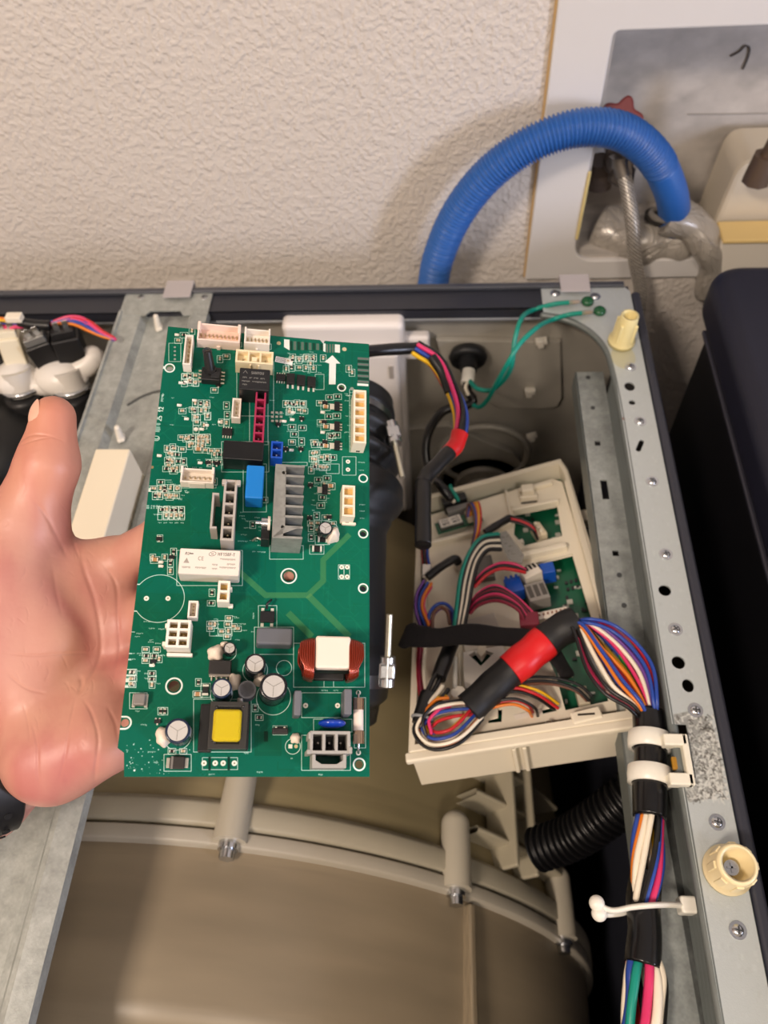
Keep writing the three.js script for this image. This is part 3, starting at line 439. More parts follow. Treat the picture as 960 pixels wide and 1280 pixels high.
{ // inlet valves and their harness, left bay
  const D = 0.70, P = (x, y, d = D) => at(x, y, d), dn = V(0.06, -0.93, 0.35).normalize(), q = new THREE.Quaternion().setFromUnitVectors(V(0, 1, 0), dn.clone().negate());
  const g = thing('inlet_valve_assembly', 'white water inlet valve manifold with solenoid coils in the left bay of the washer', 'valve'), w = M(0xe6e1da, 0.35);
  part('manifold', merge(tube([P(-45, 478), P(5, 481), P(40, 483), P(80, 480), P(100, 470)], 0.0085, 30, 14), new THREE.SphereGeometry(0.02, 28, 18).scale(1, 0.75, 1).translate(...P(20, 472).toArray()), new THREE.SphereGeometry(0.0215, 28, 18).scale(1.1, 0.75, 1).translate(...P(76, 469).toArray()), tube([P(86, 466), P(108, 456), P(116, 447)], 0.011, 16, 14)), w, g);
  const coil = (bx, by, tx, ty, mat, s, lab) => {
    const b = P(bx, by), t = P(tx, ty, D - 0.02), d = t.clone().sub(b), L = d.length(), k = sub('solenoid', g); k.userData.label = lab;
    const qq = new THREE.Quaternion().setFromUnitVectors(V(0, 1, 0), d.normalize()).multiply(new THREE.Quaternion().setFromAxisAngle(V(0, 1, 0), 0.35)), m = b.clone().lerp(t, 0.5);
    part('coil', rbox(0.021 * s, L, 0.022 * s, 0.002).applyQuaternion(qq).translate(m.x, m.y, m.z), mat, k);
    part('terminal_block', rbox(0.017 * s, 0.007, 0.016 * s, 0.001, 0, L / 2 + 0.003, 0).applyQuaternion(qq).translate(m.x, m.y, m.z), mat === blackPlastic ? M(0x7d7c78, 0.4, 0.4) : mat, k);
    for (const sx of [-1, 1]) part('spade', rbox(0.005, 0.008, 0.001, 0.0002, sx * 0.004, L / 2 + 0.009, 0.002).applyQuaternion(qq).translate(m.x, m.y, m.z), steel, k);
  };
  coil(22, 452, 10, 418, M(0xe6dcc2, 0.45), 0.9, 'cream solenoid coil'); coil(-10, 455, -18, 420, blackPlastic, 1, 'black solenoid coil'); coil(66, 452, 46, 424, blackPlastic, 1.1, 'black solenoid coil'); coil(93, 446, 80, 416, M(0x101012, 0.5), 1.15, 'black solenoid coil');
  for (const [x, y] of [[28, 486], [90, 485]]) {
    const a = P(x, y), r = sub('spring_clamp', g);
    part('spigot', rod(a.clone().addScaledVector(dn, -0.018), a.clone().addScaledVector(dn, 0.004), 0.0125, 0.0135), M(0xcfcac2, 0.4), g);
    part('band', torus(0.0155, 0.0022, 8, 32).rotateX(Math.PI / 2).applyQuaternion(q).translate(a.x, a.y, a.z), steel, r);
    for (const k of [-1, 1]) part('ear', rbox(0.006, 0.005, 0.003, 0.0008).translate(a.x + k * 0.0042, a.y - 0.002, a.z + 0.0165), M(0xd8d3c0, 0.25, 0.9), r);
  }
  const hoses = [[28, 494], [90, 493]].map(([x, y], i) => { const a = P(x, y), e = a.clone().addScaledVector(dn, 0.09).add(V(i ? 0.0 : -0.03, -0.02, 0.05)); return [a, a.clone().addScaledVector(dn, 0.04), e, e.clone().add(V(-0.03, -0.09, 0.03))]; });
  hoses.forEach((h, i) => single('rubber_hose', sweep(h, 40, 24, () => 0.016), M(0x141416, 0.45), ['black rubber hose hanging from the left spigot of the inlet valve', 'black rubber hose hanging from the right spigot of the inlet valve'][i], 'hose', 'hoses under the inlet valve'));
  single('drawer_hose', sweep([at(-70, 600, 0.70), at(-10, 585, 0.69), at(14, 560, 0.70), at(10, 525, 0.74)], 50, 28, () => 0.03), M(0x101113, 0.5), 'wide black hose curving below the inlet valves at the far left edge', 'hose');
  const h = thing('valve_harness', 'yellow, pink and blue wires with a black taped middle above the inlet valves', 'wiring harness'), dd = 0.675;
  const W = (l) => l.map((p) => at(p[0], p[1], p[2] ?? dd));
  [['o', 0], ['y', 2], ['p', 11], ['b', 7], ['r', 9]].forEach(([k, o]) => part('wire', tube(W([[-30, 392 + o], [0, 398 + o], [28, 402 + o * 0.6]]), 0.0016, 20, 7), wireMats[k], h));
  part('taped_section', sweep(W([[24, 403], [44, 406], [64, 407]]), 16, 14, () => 0.0045), blackTape, h);
  [['o', [[58, 405], [90, 405], [112, 414], [130, 421], [142, 424]]], ['b', [[58, 403], [80, 401], [100, 404], [122, 416], [142, 423]]], ['p', [[62, 404], [86, 396], [104, 398], [120, 410], [138, 420]]], ['r', [[60, 404], [92, 396], [112, 402], [128, 414], [142, 422]]], ['v', [[60, 406], [84, 399], [106, 403], [124, 415], [142, 425]]], ['p', [[64, 405], [92, 399], [110, 405], [126, 416], [144, 424]]]].forEach(([k, l]) => part('wire', tube(W(l), 0.0015, 30, 7), wireMats[k], h));
  part('splice_connector', rbox(0.014, 0.006, 0.008, 0.001).translate(...at(18, 397, dd - 0.006).toArray()), M(0xefe6d4, 0.4), h);
  const k = thing('detergent_drawer_housing', 'black plastic box filling the dark bottom of the left bay', 'housing');  // black box added to keep the bottom of the left bay dark
  part('housing', rbox(0.29, 0.16, 0.4, 0.012, -0.455, 0.72, -0.33, 3), M(0x0e0f11, 0.45), k);
  part('rib', rbox(0.25, 0.012, 0.02, 0.004, -0.45, 0.803, -0.35), M(0x131417, 0.45), k); part('rib', rbox(0.25, 0.012, 0.02, 0.004, -0.45, 0.803, -0.43), M(0x131417, 0.45), k);
}
// ---------- control box ----------
const CN = V(-0.17, 0.955, -0.23).normalize(), CO = onY(512, 940, 0.905);
const CB = (() => { const u = V(1, 0, 0).addScaledVector(CN, -CN.x).normalize(); return new Frame(CO, u, CN.clone().cross(u)); })();
const pcbGreen = M(0x0a5a3c, 0.35);
{
  const g = CB.set(thing('control_box', 'cream plastic control box tray with a green circuit board under its cover', 'control box'));
  const c = cream, P = (l, h = 0) => l.map((p) => CB.px(p[0], p[1], h));
  const outer = P([[524, 622], [700, 574], [709, 588], [748, 722], [792, 897], [512, 940]]);
  const inset = (pts, d) => { const cx = pts.reduce((s, p) => s + p[0], 0) / pts.length, cy = pts.reduce((s, p) => s + p[1], 0) / pts.length; return pts.map(([x, y]) => { const l = Math.hypot(x - cx, y - cy); return [x - (x - cx) / l * d * 1.3, y - (y - cy) / l * d * 1.3]; }); };
  const inner = inset(outer, 0.004);
  part('tray_wall', ext(shapeOf(outer, [inner]), 0.045, 0.0008).translate(0, 0, -0.045), c, g);
  part('rim', ext(shapeOf(inset(outer, -0.002), [inset(outer, 0.002)]), 0.004, 0.001).translate(0, 0, -0.005), c, g);
  part('tray_floor', ext(shapeOf(inner), 0.002).translate(0, 0, -0.045), c, g);
  for (const [a, b, d, e] of [[512, 938, 528, 980], [640, 921, 645, 945], [653, 919, 658, 943]]) { const p = CB.px(a, b), q = CB.px(d, e); if (a > 600) part('front_rib', rbox(0.003, 0.003, 0.03, 0.001, p[0], p[1] - 0.0025, -0.025), c, g); }
  // front flange lip
  const fl = CB.px(512, 940), fr = CB.px(792, 897);
  { const m = part('front_lip', rbox(Math.hypot(fr[0] - fl[0], fr[1] - fl[1]) + 0.006, 0.007, 0.005, 0.0015), c, g); m.position.set((fl[0] + fr[0]) / 2, (fl[1] + fr[1]) / 2 - 0.003, -0.003); m.rotation.z = Math.atan2(fr[1] - fl[1], fr[0] - fl[0]); }
  // circuit board lying in the tray
  const pcb = part('circuit_board', ext(shapeOf(inner), 0.0016).translate(0, 0, -0.021), pcbGreen, g, 'green circuit board in the tray');
  // cover with openings
  const HC = -0.008, hc = (l) => P(l, HC);
  const cover = hc([[533, 645], [690, 598], [703, 602], [742, 730], [780, 886], [524, 927]]);
  const holes = [hc([[643, 641], [697, 630], [704, 670], [655, 683], [641, 668]]), hc([[657, 706], [716, 691], [740, 770], [762, 877], [706, 889], [694, 845], [660, 770], [640, 735]]), hc([[584, 818], [594, 813], [601, 822], [607, 812], [619, 816], [601, 834]]), hc([[609, 905], [609, 897], [621, 894], [621, 884], [629, 883], [628, 903]]), hc([[640, 893], [694, 880], [698, 889], [644, 901]])];
  part('cover', ext(shapeOf(cover, holes), 0.003, 0.0006).translate(0, 0, HC - 0.003), c, g);
  const bar = (a, b, w, h, z, m = c, n = 'cover_rib') => { const p = CB.px(a[0], a[1], z), q = CB.px(b[0], b[1], z), k = part(n, rbox(Math.hypot(q[0] - p[0], q[1] - p[1]), w, h, 0.0008), m, g); k.position.set((p[0] + q[0]) / 2, (p[1] + q[1]) / 2, z - h / 2); k.rotation.z = Math.atan2(q[1] - p[1], q[0] - p[0]); return k; };
  bar([527, 680], [640, 652], 0.004, 0.007, -0.003); bar([640, 652], [632, 612], 0.002, 0.005, -0.004); bar([650, 693], [708, 680], 0.005, 0.008, -0.002); bar([641, 636], [698, 624], 0.003, 0.006, -0.003); bar([533, 640], [530, 780], 0.003, 0.006, -0.002); bar([578, 935], [573, 815], 0.0016, 0.004, -0.004); bar([578, 930], [785, 893], 0.004, 0.006, -0.002); bar([708, 600], [788, 892], 0.004, 0.006, -0.001);
  bar([648, 612], [690, 601], 0.004, 0.004, -0.004);
  { const p = CB.px(660, 616, -0.004); part('cover_latch', merge(rbox(0.011, 0.009, 0.01, 0.0015, p[0], p[1], -0.002), rbox(0.015, 0.003, 0.008, 0.001, p[0], p[1] - 0.006, -0.006)), c, g); part('latch_slot', rbox(0.014, 0.002, 0.0005, 0.0001, p[0], p[1] - 0.0085, -0.0077), M(0x2a241d, 0.8), g); }
  { const p = CB.px(733, 895, -0.001); const m = part('lock_tab', rbox(0.02, 0.009, 0.004, 0.0015), c, g); m.position.set(p[0], p[1], -0.001); m.rotation.z = 0.2; part('lock_slot', rbox(0.011, 0.0015, 0.0003, 0.0001, p[0], p[1], 0.00115), M(0x332b22, 0.8), g); const q = CB.px(686, 905, -0.002); part('screw_hole', cylZ(0.0024, 0.0008, q[0], q[1], -0.0019, 16), M(0x574c3f, 0.7), g); }
  for (const [a, b, d, e] of [[716, 640, 731, 652], [735, 680, 765, 705]]) { const p = CB.px(a, b, -0.01), q = CB.px(d, e, -0.02); part('side_hook', rbox(0.016, 0.014, 0.01, 0.002, (p[0] + q[0]) / 2, (p[1] + q[1]) / 2, -0.018), c, g); }
  { const p = CB.px(600, 822, -0.004); part('cover_tongue', ext(shapeOf(P([[597, 806], [608, 804], [607, 815], [601, 822], [596, 815]], -0.003)), 0.003, 0.0006).translate(0, 0, -0.006), c, g); const q = CB.px(573, 866, 0.004); part('post_knob', merge(cylZ(0.007, 0.012, q[0], q[1], -0.001, 20, 0.005), rbox(0.018, 0.01, 0.006, 0.002, q[0], q[1] - 0.004, -0.004)), M(0xe6dfd2, 0.4), g); part('post_rod', rod(CB.l(569, 862, 0.004), CB.l(569, 822, 0.0), 0.0017), nylon, g); }
  part('raised_plate', ext(shapeOf(P([[578, 815], [628, 806], [640, 826], [596, 868], [580, 858]], -0.004), [P([[584, 818], [594, 813], [601, 822], [607, 812], [619, 816], [601, 834]], -0.004)]), 0.004, 0.0008).translate(0, 0, -0.008), M(0xe6e0d6, 0.42), g);
  // terminal block
  const tb = CB.px(569, 629, 0), rt = -0.27;
  { const m = sub('terminal_block', g, V(tb[0], tb[1], 0)); m.rotation.z = 0.24; part('shell', rbox(0.022, 0.009, 0.014, 0.001, 0, 0.001, -0.001), blackPlastic, m); part('base', rbox(0.021, 0.007, 0.012, 0.001, 0.001, -0.008, -0.004), M(0x8b8884, 0.5), m); }
  // small display module with a printed label
  const mp = CB.px(573, 650, 0);
  { const m = sub('radio_module', g, V(mp[0], mp[1], -0.003)); m.rotation.z = 0.25; m.userData.label = 'small green circuit module with a white printed label';
    part('module_board', rbox(0.041, 0.014, 0.0014, 0.0003), pcbGreen, m); part('shield', rbox(0.021, 0.012, 0.004, 0.0006, -0.007, 0, 0.0025), M(0x5f625c, 0.4, 0.6), m);
    const [k, x] = canvas(200, 110); x.fillStyle = '#efe8dd'; x.fillRect(0, 0, 200, 110); x.fillStyle = '#3a3633'; for (const ox of [14, 112]) { for (let i = 0; i < 3; i++) for (let j = 0; j < 9; j++) if (rnd() > 0.25) x.fillRect(ox + j * 8, 14 + i * 15, 6, 8); x.fillRect(ox + 6, 66, 34, 22); for (let i = 0; i < 3; i++) x.fillRect(ox + 46, 60 + i * 12, 26, 6); }
    part('printed_label', new THREE.PlaneGeometry(0.019, 0.0105).translate(-0.007, 0, 0.0046), M(0xffffff, 0.5, 0, { map: canvasTex(k) }), m);
    part('plug', rbox(0.008, 0.011, 0.006, 0.0008, 0.011, 0, 0.003), M(0xeadfc4, 0.4), m); part('chip', rbox(0.006, 0.008, 0.002, 0.0004, 0.0172, 0.001, 0.0015), blackPlastic, m); }
  // connectors on the board below
  const blk = (n, a, b, w, h, z, top, mat, rot = 0.25, lab) => { const p = CB.px(a, b, top), m = part(n, rbox(w, h, z, 0.0008), mat, g, lab); m.position.set(p[0], p[1], top - z / 2); m.rotation.z = rot; return m; };
  const whiteC = M(0xebe2d4, 0.4), blueC = M(0x1551b5, 0.35);
  const wc = blk('white_connector', 663, 713, 0.015, 0.011, 0.012, 0.004, whiteC, 0.45); for (let i = 0; i < 4; i++) part('slot', rbox(0.0022, 0.005, 0.0006, 0.0001, -0.005 + i * 0.0033, 0.003, 0.0061), M(0x1c1a18, 0.7), wc);
  blk('blue_relay', 684, 709, 0.011, 0.011, 0.013, 0.0, blueC, 0.12); const bc = blk('blue_connector', 642, 730, 0.013, 0.015, 0.012, 0.004, blueC, 0.2); for (let i = 0; i < 3; i++) part('key', rbox(0.002, 0.006, 0.002, 0.0004, -0.004 + i * 0.004, 0.006, 0.006), blueC, bc);
  const gc = blk('grey_connector', 671, 738, 0.016, 0.018, 0.012, 0.002, M(0x9a958f, 0.45), 0.2); for (let i = 0; i < 3; i++) part('cell', rbox(0.0035, 0.012, 0.0006, 0.0002, -0.005 + i * 0.005, 0, 0.0061), M(0x57534e, 0.6), gc);
  const rw = blk('pin_header', 690, 766, 0.024, 0.007, 0.01, 0.0, whiteC, 0.16); for (let i = 0; i < 7; i++) part('pin', rbox(0.0012, 0.0012, 0.002, 0.0002, -0.0095 + i * 0.0032, 0, 0.0055), M(0xa06a50, 0.4, 0.5), rw);
  const pc = blk('pin_header', 673, 661, 0.009, 0.016, 0.01, -0.006, M(0xe8d9bb, 0.4), 0.35); for (let i = 0; i < 3; i++) part('key', rbox(0.003, 0.003, 0.004, 0.0006, 0, -0.005 + i * 0.005, 0.006), M(0xf2e7d0, 0.4), pc);
  blk('pin_header', 650, 676, 0.006, 0.004, 0.005, -0.008, whiteC, 0.3); blk('pin_header', 728, 868, 0.008, 0.014, 0.009, -0.008, M(0xcfc4ac, 0.45), 0.1); blk('pin_header', 660, 893, 0.02, 0.005, 0.006, -0.008, whiteC, 0.16);
  blk('heat_sink', 604, 708, 0.016, 0.024, 0.012, -0.002, M(0x7d7b76, 0.4, 0.5), 0.1); blk('cover_tab', 575, 700, 0.011, 0.009, 0.008, 0.0, whiteC, 0.3); blk('cover_tab', 600, 790, 0.03, 0.03, 0.004, -0.004, M(0xd9d2c4, 0.45), 0.2);
  const smd = [0, 1, 2].map((i) => paint(box([0.0032, 0.002, 0.0044][i], [0.0016, 0.003, 0.0044][i], 0.0012), [0xcfd0c8, 0x222224, 0xb9b8ac][i]));
  for (let i = 0; i < 70; i++) { const z = i < 46 ? [rr(694, 748), rr(712, 872)] : i < 60 ? [rr(646, 698), rr(640, 676)] : [rr(645, 760), rr(868, 890)]; const p = CB.px(z[0], z[1], -0.019), m = part('chip', smd[i % 3], VC, g); m.position.set(p[0], p[1], -0.0187); m.rotation.z = (i % 2) * 1.57 + 0.02; }
  for (let i = 0; i < 3; i++) for (let j = 0; j < 2; j++) { const p = CB.px(708 + i * 6 + j * 2, 729 + j * 8 - i * 1.5, -0.019), m = part('chip', box(0.0022, 0.0028, 0.0015), M(0x2a2a2c, 0.5), g); m.position.set(p[0], p[1], -0.0187); }
}
{ // folded grey tag on the wires
  const p = [[620, 668], [633, 664], [655, 694], [652, 705], [636, 700]].map((q) => CB.px(q[0], q[1], 0.012));
  const [k, x] = canvas(128, 128); x.fillStyle = '#a8a6a2'; x.fillRect(0, 0, 128, 128); x.fillStyle = '#77756f'; for (let i = 0; i < 26; i++) x.fillRect(rr(8, 100), rr(8, 116), rr(6, 26), rr(2, 5));
  const t = canvasTex(k); t.wrapS = t.wrapT = THREE.RepeatWrapping; t.repeat.set(60, 60);
  const g = single('wire_tag', ext(shapeOf(p), 0.0005).translate(0, 0, 0.012), M(0xd8d8d4, 0.35, 0.25, { map: t }), 'folded silver grey tag hanging from the wires in the control box', 'tag');
  CB.set(g);
}
// ---------- wiring in and around the control box ----------
const L = (l) => l.map((p) => CB.w(p[0], p[1], p[2] ?? 0.006));
const sleeve = (g, name, l, r, m = blackTape, lab, sx = 1, sy = 1) => part(name, sweep(l, 40, 20, (t) => r * (1 + 0.025 * Math.sin(t * 11 + l[0].x * 90)), sx, sy), m, g, lab);
{
  const g = thing('main_wiring_harness', 'thick bundle of coloured wires with black sleeves running down the right rail', 'wiring harness');
  sleeve(g, 'black_sleeve', L([[586, 886, 0.012], [612, 862, 0.016], [642, 834, 0.022]]), 0.0108, M(0x0f0f11, 0.5));
  sleeve(g, 'red_tape', L([[638, 838, 0.021], [660, 820, 0.024], [682, 801, 0.027]]), 0.0116, M(0xd4141a, 0.38), 'band of glossy red tape');
  sleeve(g, 'black_sleeve', L([[678, 804, 0.026], [700, 788, 0.03], [722, 777, 0.032]]), 0.0112, M(0x0f0f11, 0.5));
  const fan = (k, off, r) => { const a = rr(-0.006, 0.006); part('wire', tube([CB.w(708 + off * 8, 786 - off * 6, 0.03 + a * 0.5), CB.w(724 + off * 12, 778 - off * 3 + rr(-3, 3), 0.034 + a), onY(754 + off * 18 + rr(-4, 4), 812 - off * 28, 0.943 + a), onY(782 + off * 27 + rr(-5, 5), 848 - off * 20, 0.943 + a), onY(803 + off * 17 + rr(-2, 2), 880 - off * 4, 0.942 + a), onY(812 + off * 8, 904, 0.938)], r, 44, 8), wireMats[k], g); };
  [...'kpkpakwkwwnobyrbkyobgnprwkpvbpbr'].forEach((k, i) => fan(k, -1 + i / 31 * 2 + rr(-0.08, 0.08), k === 'w' ? 0.0016 : 0.00125));
  const bs = (l, r, y) => sleeve(g, 'black_sleeve', Y(l, y), r, M(0x121214, 0.22));
  bs([[810, 889], [813, 930], [812, 975], [812, 1022]], 0.0098, 0.937);
  wires(g, Y([[812, 985], [812, 1012], [811, 1050], [808, 1100], [805, 1128]], 0.936), 'ynbpbkwwobkanw', (t) => 0.0052 + 0.0022 * Math.sin(t * 3.14), 0.0019, 1.3);
  bs([[808, 1090], [804, 1130], [806, 1165], [803, 1206]], 0.0093, 0.932);
  wires(g, Y([[804, 1170], [804, 1200], [806, 1240], [806, 1292], [800, 1340]], 0.93), 'wtkwwptbwrk', (t) => 0.004 + 0.005 * smooth(0, 0.35, t), 0.0026, 1.0);
}
{
  const g = thing('control_box_harness', 'loose bundle of coloured wires looping round the near left corner of the control box', 'wiring harness');
  wires(g, L([[590, 884, 0.01], [566, 886, 0.012], [540, 894, 0.013], [527, 912, 0.01], [540, 926, 0.008], [566, 922, 0.01], [596, 893, 0.008]]), 'wyrbwkoa', 0.0055, 0.0012, 0.8);
  wires(g, L([[560, 876, 0.014], [545, 880, 0.016], [532, 900, 0.014], [538, 918, 0.01]]), 'bpkoy', 0.0045, 0.0012, 1.5);
  wires(g, L([[608, 877, 0.012], [640, 862, 0.012], [668, 868, 0.008], [694, 884, -0.006]]), 'oyrk', 0.003, 0.0011, 0.5);
  wires(g, L([[612, 880, 0.010], [644, 875, 0.012], [662, 882, 0.006], [668, 892, -0.008]]), 'wkor', 0.003, 0.0011, 0.6);
  wires(g, L([[618, 872, 0.012], [652, 854, 0.012], [690, 852, 0.006], [722, 862, 0.0], [735, 874, -0.006]]), 'bkkn', 0.003, 0.0011, 0.6);
  wires(g, L([[556, 862, 0.012], [542, 880, 0.014], [528, 900, 0.012], [524, 906, 0.01]]), 'wkw', 0.0028, 0.0017, 0.2);
  sleeve(g, 'tape_wrap', L([[536, 868, 0.012], [530, 888, 0.012], [526, 905, 0.01]]), 0.0062);
  sleeve(g, 'tape_wrap', L([[566, 800, 0.01], [556, 826, 0.012], [548, 848, 0.012]]), 0.0055);
  wires(g, L([[548, 842, 0.012], [540, 856, 0.013], [534, 872, 0.012]]), 'wkkw', 0.003, 0.0017, 0.2);
  part('cable_tie', torus(0.0068, 0.0011, 8, 24).applyQuaternion(new THREE.Quaternion().setFromUnitVectors(V(0, 0, 1), L([[527, 902, 0.01]])[0].sub(L([[530, 888, 0.012]])[0]).normalize())).translate(...L([[528, 898, 0.0115]])[0].toArray()), M(0x8d8f92, 0.45), g);
}
{
  const g = thing('upper_wiring_loom', 'taped black wire loom with a small red band entering the back of the control box', 'wiring harness');
  const z = (a, b, d) => at(a, b, d);
  sleeve(g, 'black_sleeve', [z(452, 440, 0.56), z(470, 438, 0.57), z(500, 436, 0.58), z(526, 435, 0.585)], 0.0045);
  wires(g, [z(520, 436, 0.583), z(545, 452, 0.585), z(563, 482, 0.58), z(575, 515, 0.575), z(574, 548, 0.565)], 'kkpbyrkb', 0.0046, 0.0018, 1.4);
  sleeve(g, 'black_sleeve', [z(540, 446, 0.582), z(553, 466, 0.58), z(562, 490, 0.578)], 0.004);
  sleeve(g, 'red_tape', [z(575, 541, 0.563), z(570, 556, 0.56), z(560, 567, 0.556)], 0.0062, M(0xd4141a, 0.38), 'band of glossy red tape');
  sleeve(g, 'black_sleeve', [z(562, 565, 0.556), z(548, 580, 0.55), z(534, 595, 0.545), z(528, 606, 0.54)], 0.0058);
  wires(g, [z(532, 598, 0.545), z(529, 610, 0.538), z(529, 626, 0.53)], 'vpbk', 0.004, 0.0012, 0.6);
  sleeve(g, 'black_sleeve', [z(529, 604, 0.54), z(529, 640, 0.525), z(529, 682, 0.51)], 0.0056);
  wires(g, L([[529, 676, 0.006], [530, 690, 0.006], [533, 712, 0.004]]), 'robk', 0.003, 0.0013, 0.6);
  part('white_plug', rbox(0.007, 0.007, 0.01, 0.001).translate(...L([[533, 714, 0.004]])[0].toArray()), M(0xe6dfd6, 0.4), g);
  sleeve(g, 'black_sleeve', L([[534, 722, 0.006], [552, 708, 0.008], [570, 699, 0.008], [573, 704, 0.004]]), 0.0035);
  wires(g, L([[534, 730, 0.006], [526, 746, 0.006], [525, 764, 0.008], [534, 786, 0.008]]), 'rpobvk', 0.0036, 0.0013, 0.8);
  wires(g, L([[538, 790, 0.006], [541, 766, 0.008], [552, 758, 0.009], [562, 764, 0.008], [566, 780, 0.006]]), 'bnv', 0.0022, 0.0014, 0.5);
  wires(g, L([[527, 790, 0.006], [525, 830, 0.006], [527, 862, 0.008], [530, 880, 0.008]]), 'rpwm', 0.003, 0.0015, 0.6);
}
{
  const g = thing('mains_loom', 'teal, white and black mains wires curving through the middle of the control box', 'wiring harness');
  wires(g, L([[560, 608, 0.01], [564, 616, 0.011], [570, 626, 0.008]]), 'wt', 0.0022, 0.0018, 0);
  [['t', 0], ['k', 3.5], ['w', 7], ['k', 10.5], ['w', 14], ['k', 17]].forEach(([k, o]) => part('wire', tube(L([[622 + o * 0.2, 668 + o * 1.1, 0.014], [603 + o * 0.45, 672 + o * 0.9, 0.017], [588 + o * 0.65, 690 + o * 0.6, 0.018], [577 + o * 0.85, 720 + o * 0.3, 0.016], [572 + o * 0.8, 756, 0.014], [568 + o * 0.6, 790, 0.01]]), k === 't' ? 0.0022 : 0.0018, 50, 9), wireMats[k], g));
  [['n', 0], ['b', 2.6], ['o', 6], ['y', 8.6], ['r', 10.5]].forEach(([k, o]) => part('wire', tube(L([[583 + o * 0.7, 646 - o * 0.3, 0.008], [586 + o, 630 - o * 0.2, 0.012], [592 + o * 0.8, 640, 0.014], [594 + o * 0.5, 660, 0.012], [590 + o * 0.3, 682, 0.006]]), 0.0013, 36, 8), wireMats[k], g));
  sleeve(g, 'black_sleeve', L([[606, 666, 0.012], [622, 656, 0.013], [636, 648, 0.012]]), 0.0032);
  [['r', 0], ['k', -3], ['k', 3]].forEach(([k, o]) => part('wire', tube(L([[636, 648 + o, 0.012], [652, 652 + o, 0.01], [666, 660 + o, 0.006], [672, 674, -0.002]]), 0.0012, 24, 8), wireMats[k], g));
  [['p', 0], ['k', 3], ['m', 6], ['k', 9], ['p', 12], ['m', 15], ['k', 18], ['m', 21]].forEach(([k, o]) => part('wire', tube(L([[586 + o * 0.1, 760 + o * 0.3, 0.01], [598, 742 + o * 0.7, 0.014], [618 + o * 0.2, 732 + o * 0.9, 0.017], [642 + o * 0.3, 744 + o * 0.9, 0.014], [668 - o * 0.5, 768 + o * 0.7, 0.008]]), 0.0014, 40, 8), wireMats[k], g));
  part('maroon_plug', rbox(0.014, 0.012, 0.01, 0.001).applyMatrix4(CB.m.clone().setPosition(0, 0, 0)).translate(...L([[662, 778, 0.006]])[0].toArray()), wireMats.m, g, 'maroon plug housing');
  [['p', 0], ['k', 3.5], ['r', 7]].forEach(([k, o]) => part('wire', tube(L([[594, 726 + o, 0.012], [608, 712 + o, 0.016], [626, 704 + o, 0.016], [645, 706 + o, 0.012], [656, 712 + o * 0.5, 0.008]]), 0.0014, 36, 8), wireMats[k], g));
}
{ // black fabric strip
  const p = L([[503, 794, 0.02], [520, 795, 0.023], [545, 797, 0.024], [580, 793, 0.022], [620, 795, 0.018], [660, 800, 0.014], [690, 816, 0.008], [712, 848, -0.002]]);
  single('fabric_strap', ribbon(p, CB.v, (t) => (t < 0.07 ? 0.0105 : 0.0088) + 0.0008 * Math.sin(t * 19), 0.0022), M(0x151214, 0.95, 0, { bumpMap: grainBump, bumpScale: 0.0004 }), 'black fuzzy fabric strap lying across the control box', 'strap');
}
{ // cable clip and tie on the rail
  const g = thing('cable_clip', 'white double ring cable clip gripping the harness at the scraped rail edge', 'clip');
  for (const [y, a, b] of [[927, 789, 832], [970, 789, 836]]) { const c = onY(812, y, 0.937), t = onY(812, y - 40, 0.937).sub(onY(812, y + 40, 0.937)).normalize(); const m = part('ring', new THREE.LatheGeometry([[0.0105, -0.005], [0.0128, -0.005], [0.0132, 0], [0.0128, 0.005], [0.0105, 0.005], [0.0105, -0.005]].map((q) => new THREE.Vector2(...q)), 36), nylon, g); m.position.copy(c); m.quaternion.setFromUnitVectors(V(0, 1, 0), t); }
  const c = onY(849, 950, T + 0.002);
  part('bracket', merge(rbox(0.004, 0.008, 0.03, 0.001, c.x + 0.0045, c.y - 0.001, c.z), rbox(0.014, 0.008, 0.007, 0.001, c.x - 0.001, c.y - 0.001, c.z - 0.0115), rbox(0.014, 0.008, 0.007, 0.001, c.x - 0.001, c.y - 0.001, c.z + 0.0115)), M(0xe9e4d2, 0.35), g);
  part('adhesive', rbox(0.005, 0.003, 0.008, 0.001, c.x - 0.001, c.y - 0.004, c.z + 0.001), M(0xa87a24, 0.3), g, 'amber blob of adhesive');
  const h = thing('cable_tie', 'white beaded cable tie round the lower black sleeve by the rail', 'cable tie');
  const q = (l) => l.map((p) => onY(p[0], p[1], p[2]));
  part('strap', sweep(q([[744, 1129, 0.945], [764, 1138, 0.944], [790, 1134, 0.945], [810, 1132, 0.947], [835, 1131, 0.94], [856, 1132, 0.93]]), 50, 10, () => 0.0026, 1, 0.6), nylon, h);
  part('strap', sweep(q([[742, 1140, 0.94], [762, 1141, 0.935], [778, 1139, 0.93], [792, 1134, 0.925]]), 30, 10, () => 0.0024, 1, 0.6), nylon, h);
  for (const p of q([[746, 1129, 0.945], [749, 1142, 0.943]])) part('bead', new THREE.SphereGeometry(0.0042, 20, 14).translate(p.x, p.y, p.z), nylon, h);
  const e = onY(856, 1132, 0.93); part('anchor', rbox(0.009, 0.012, 0.009, 0.0015, e.x + 0.001, e.y, e.z), nylon, h);
}
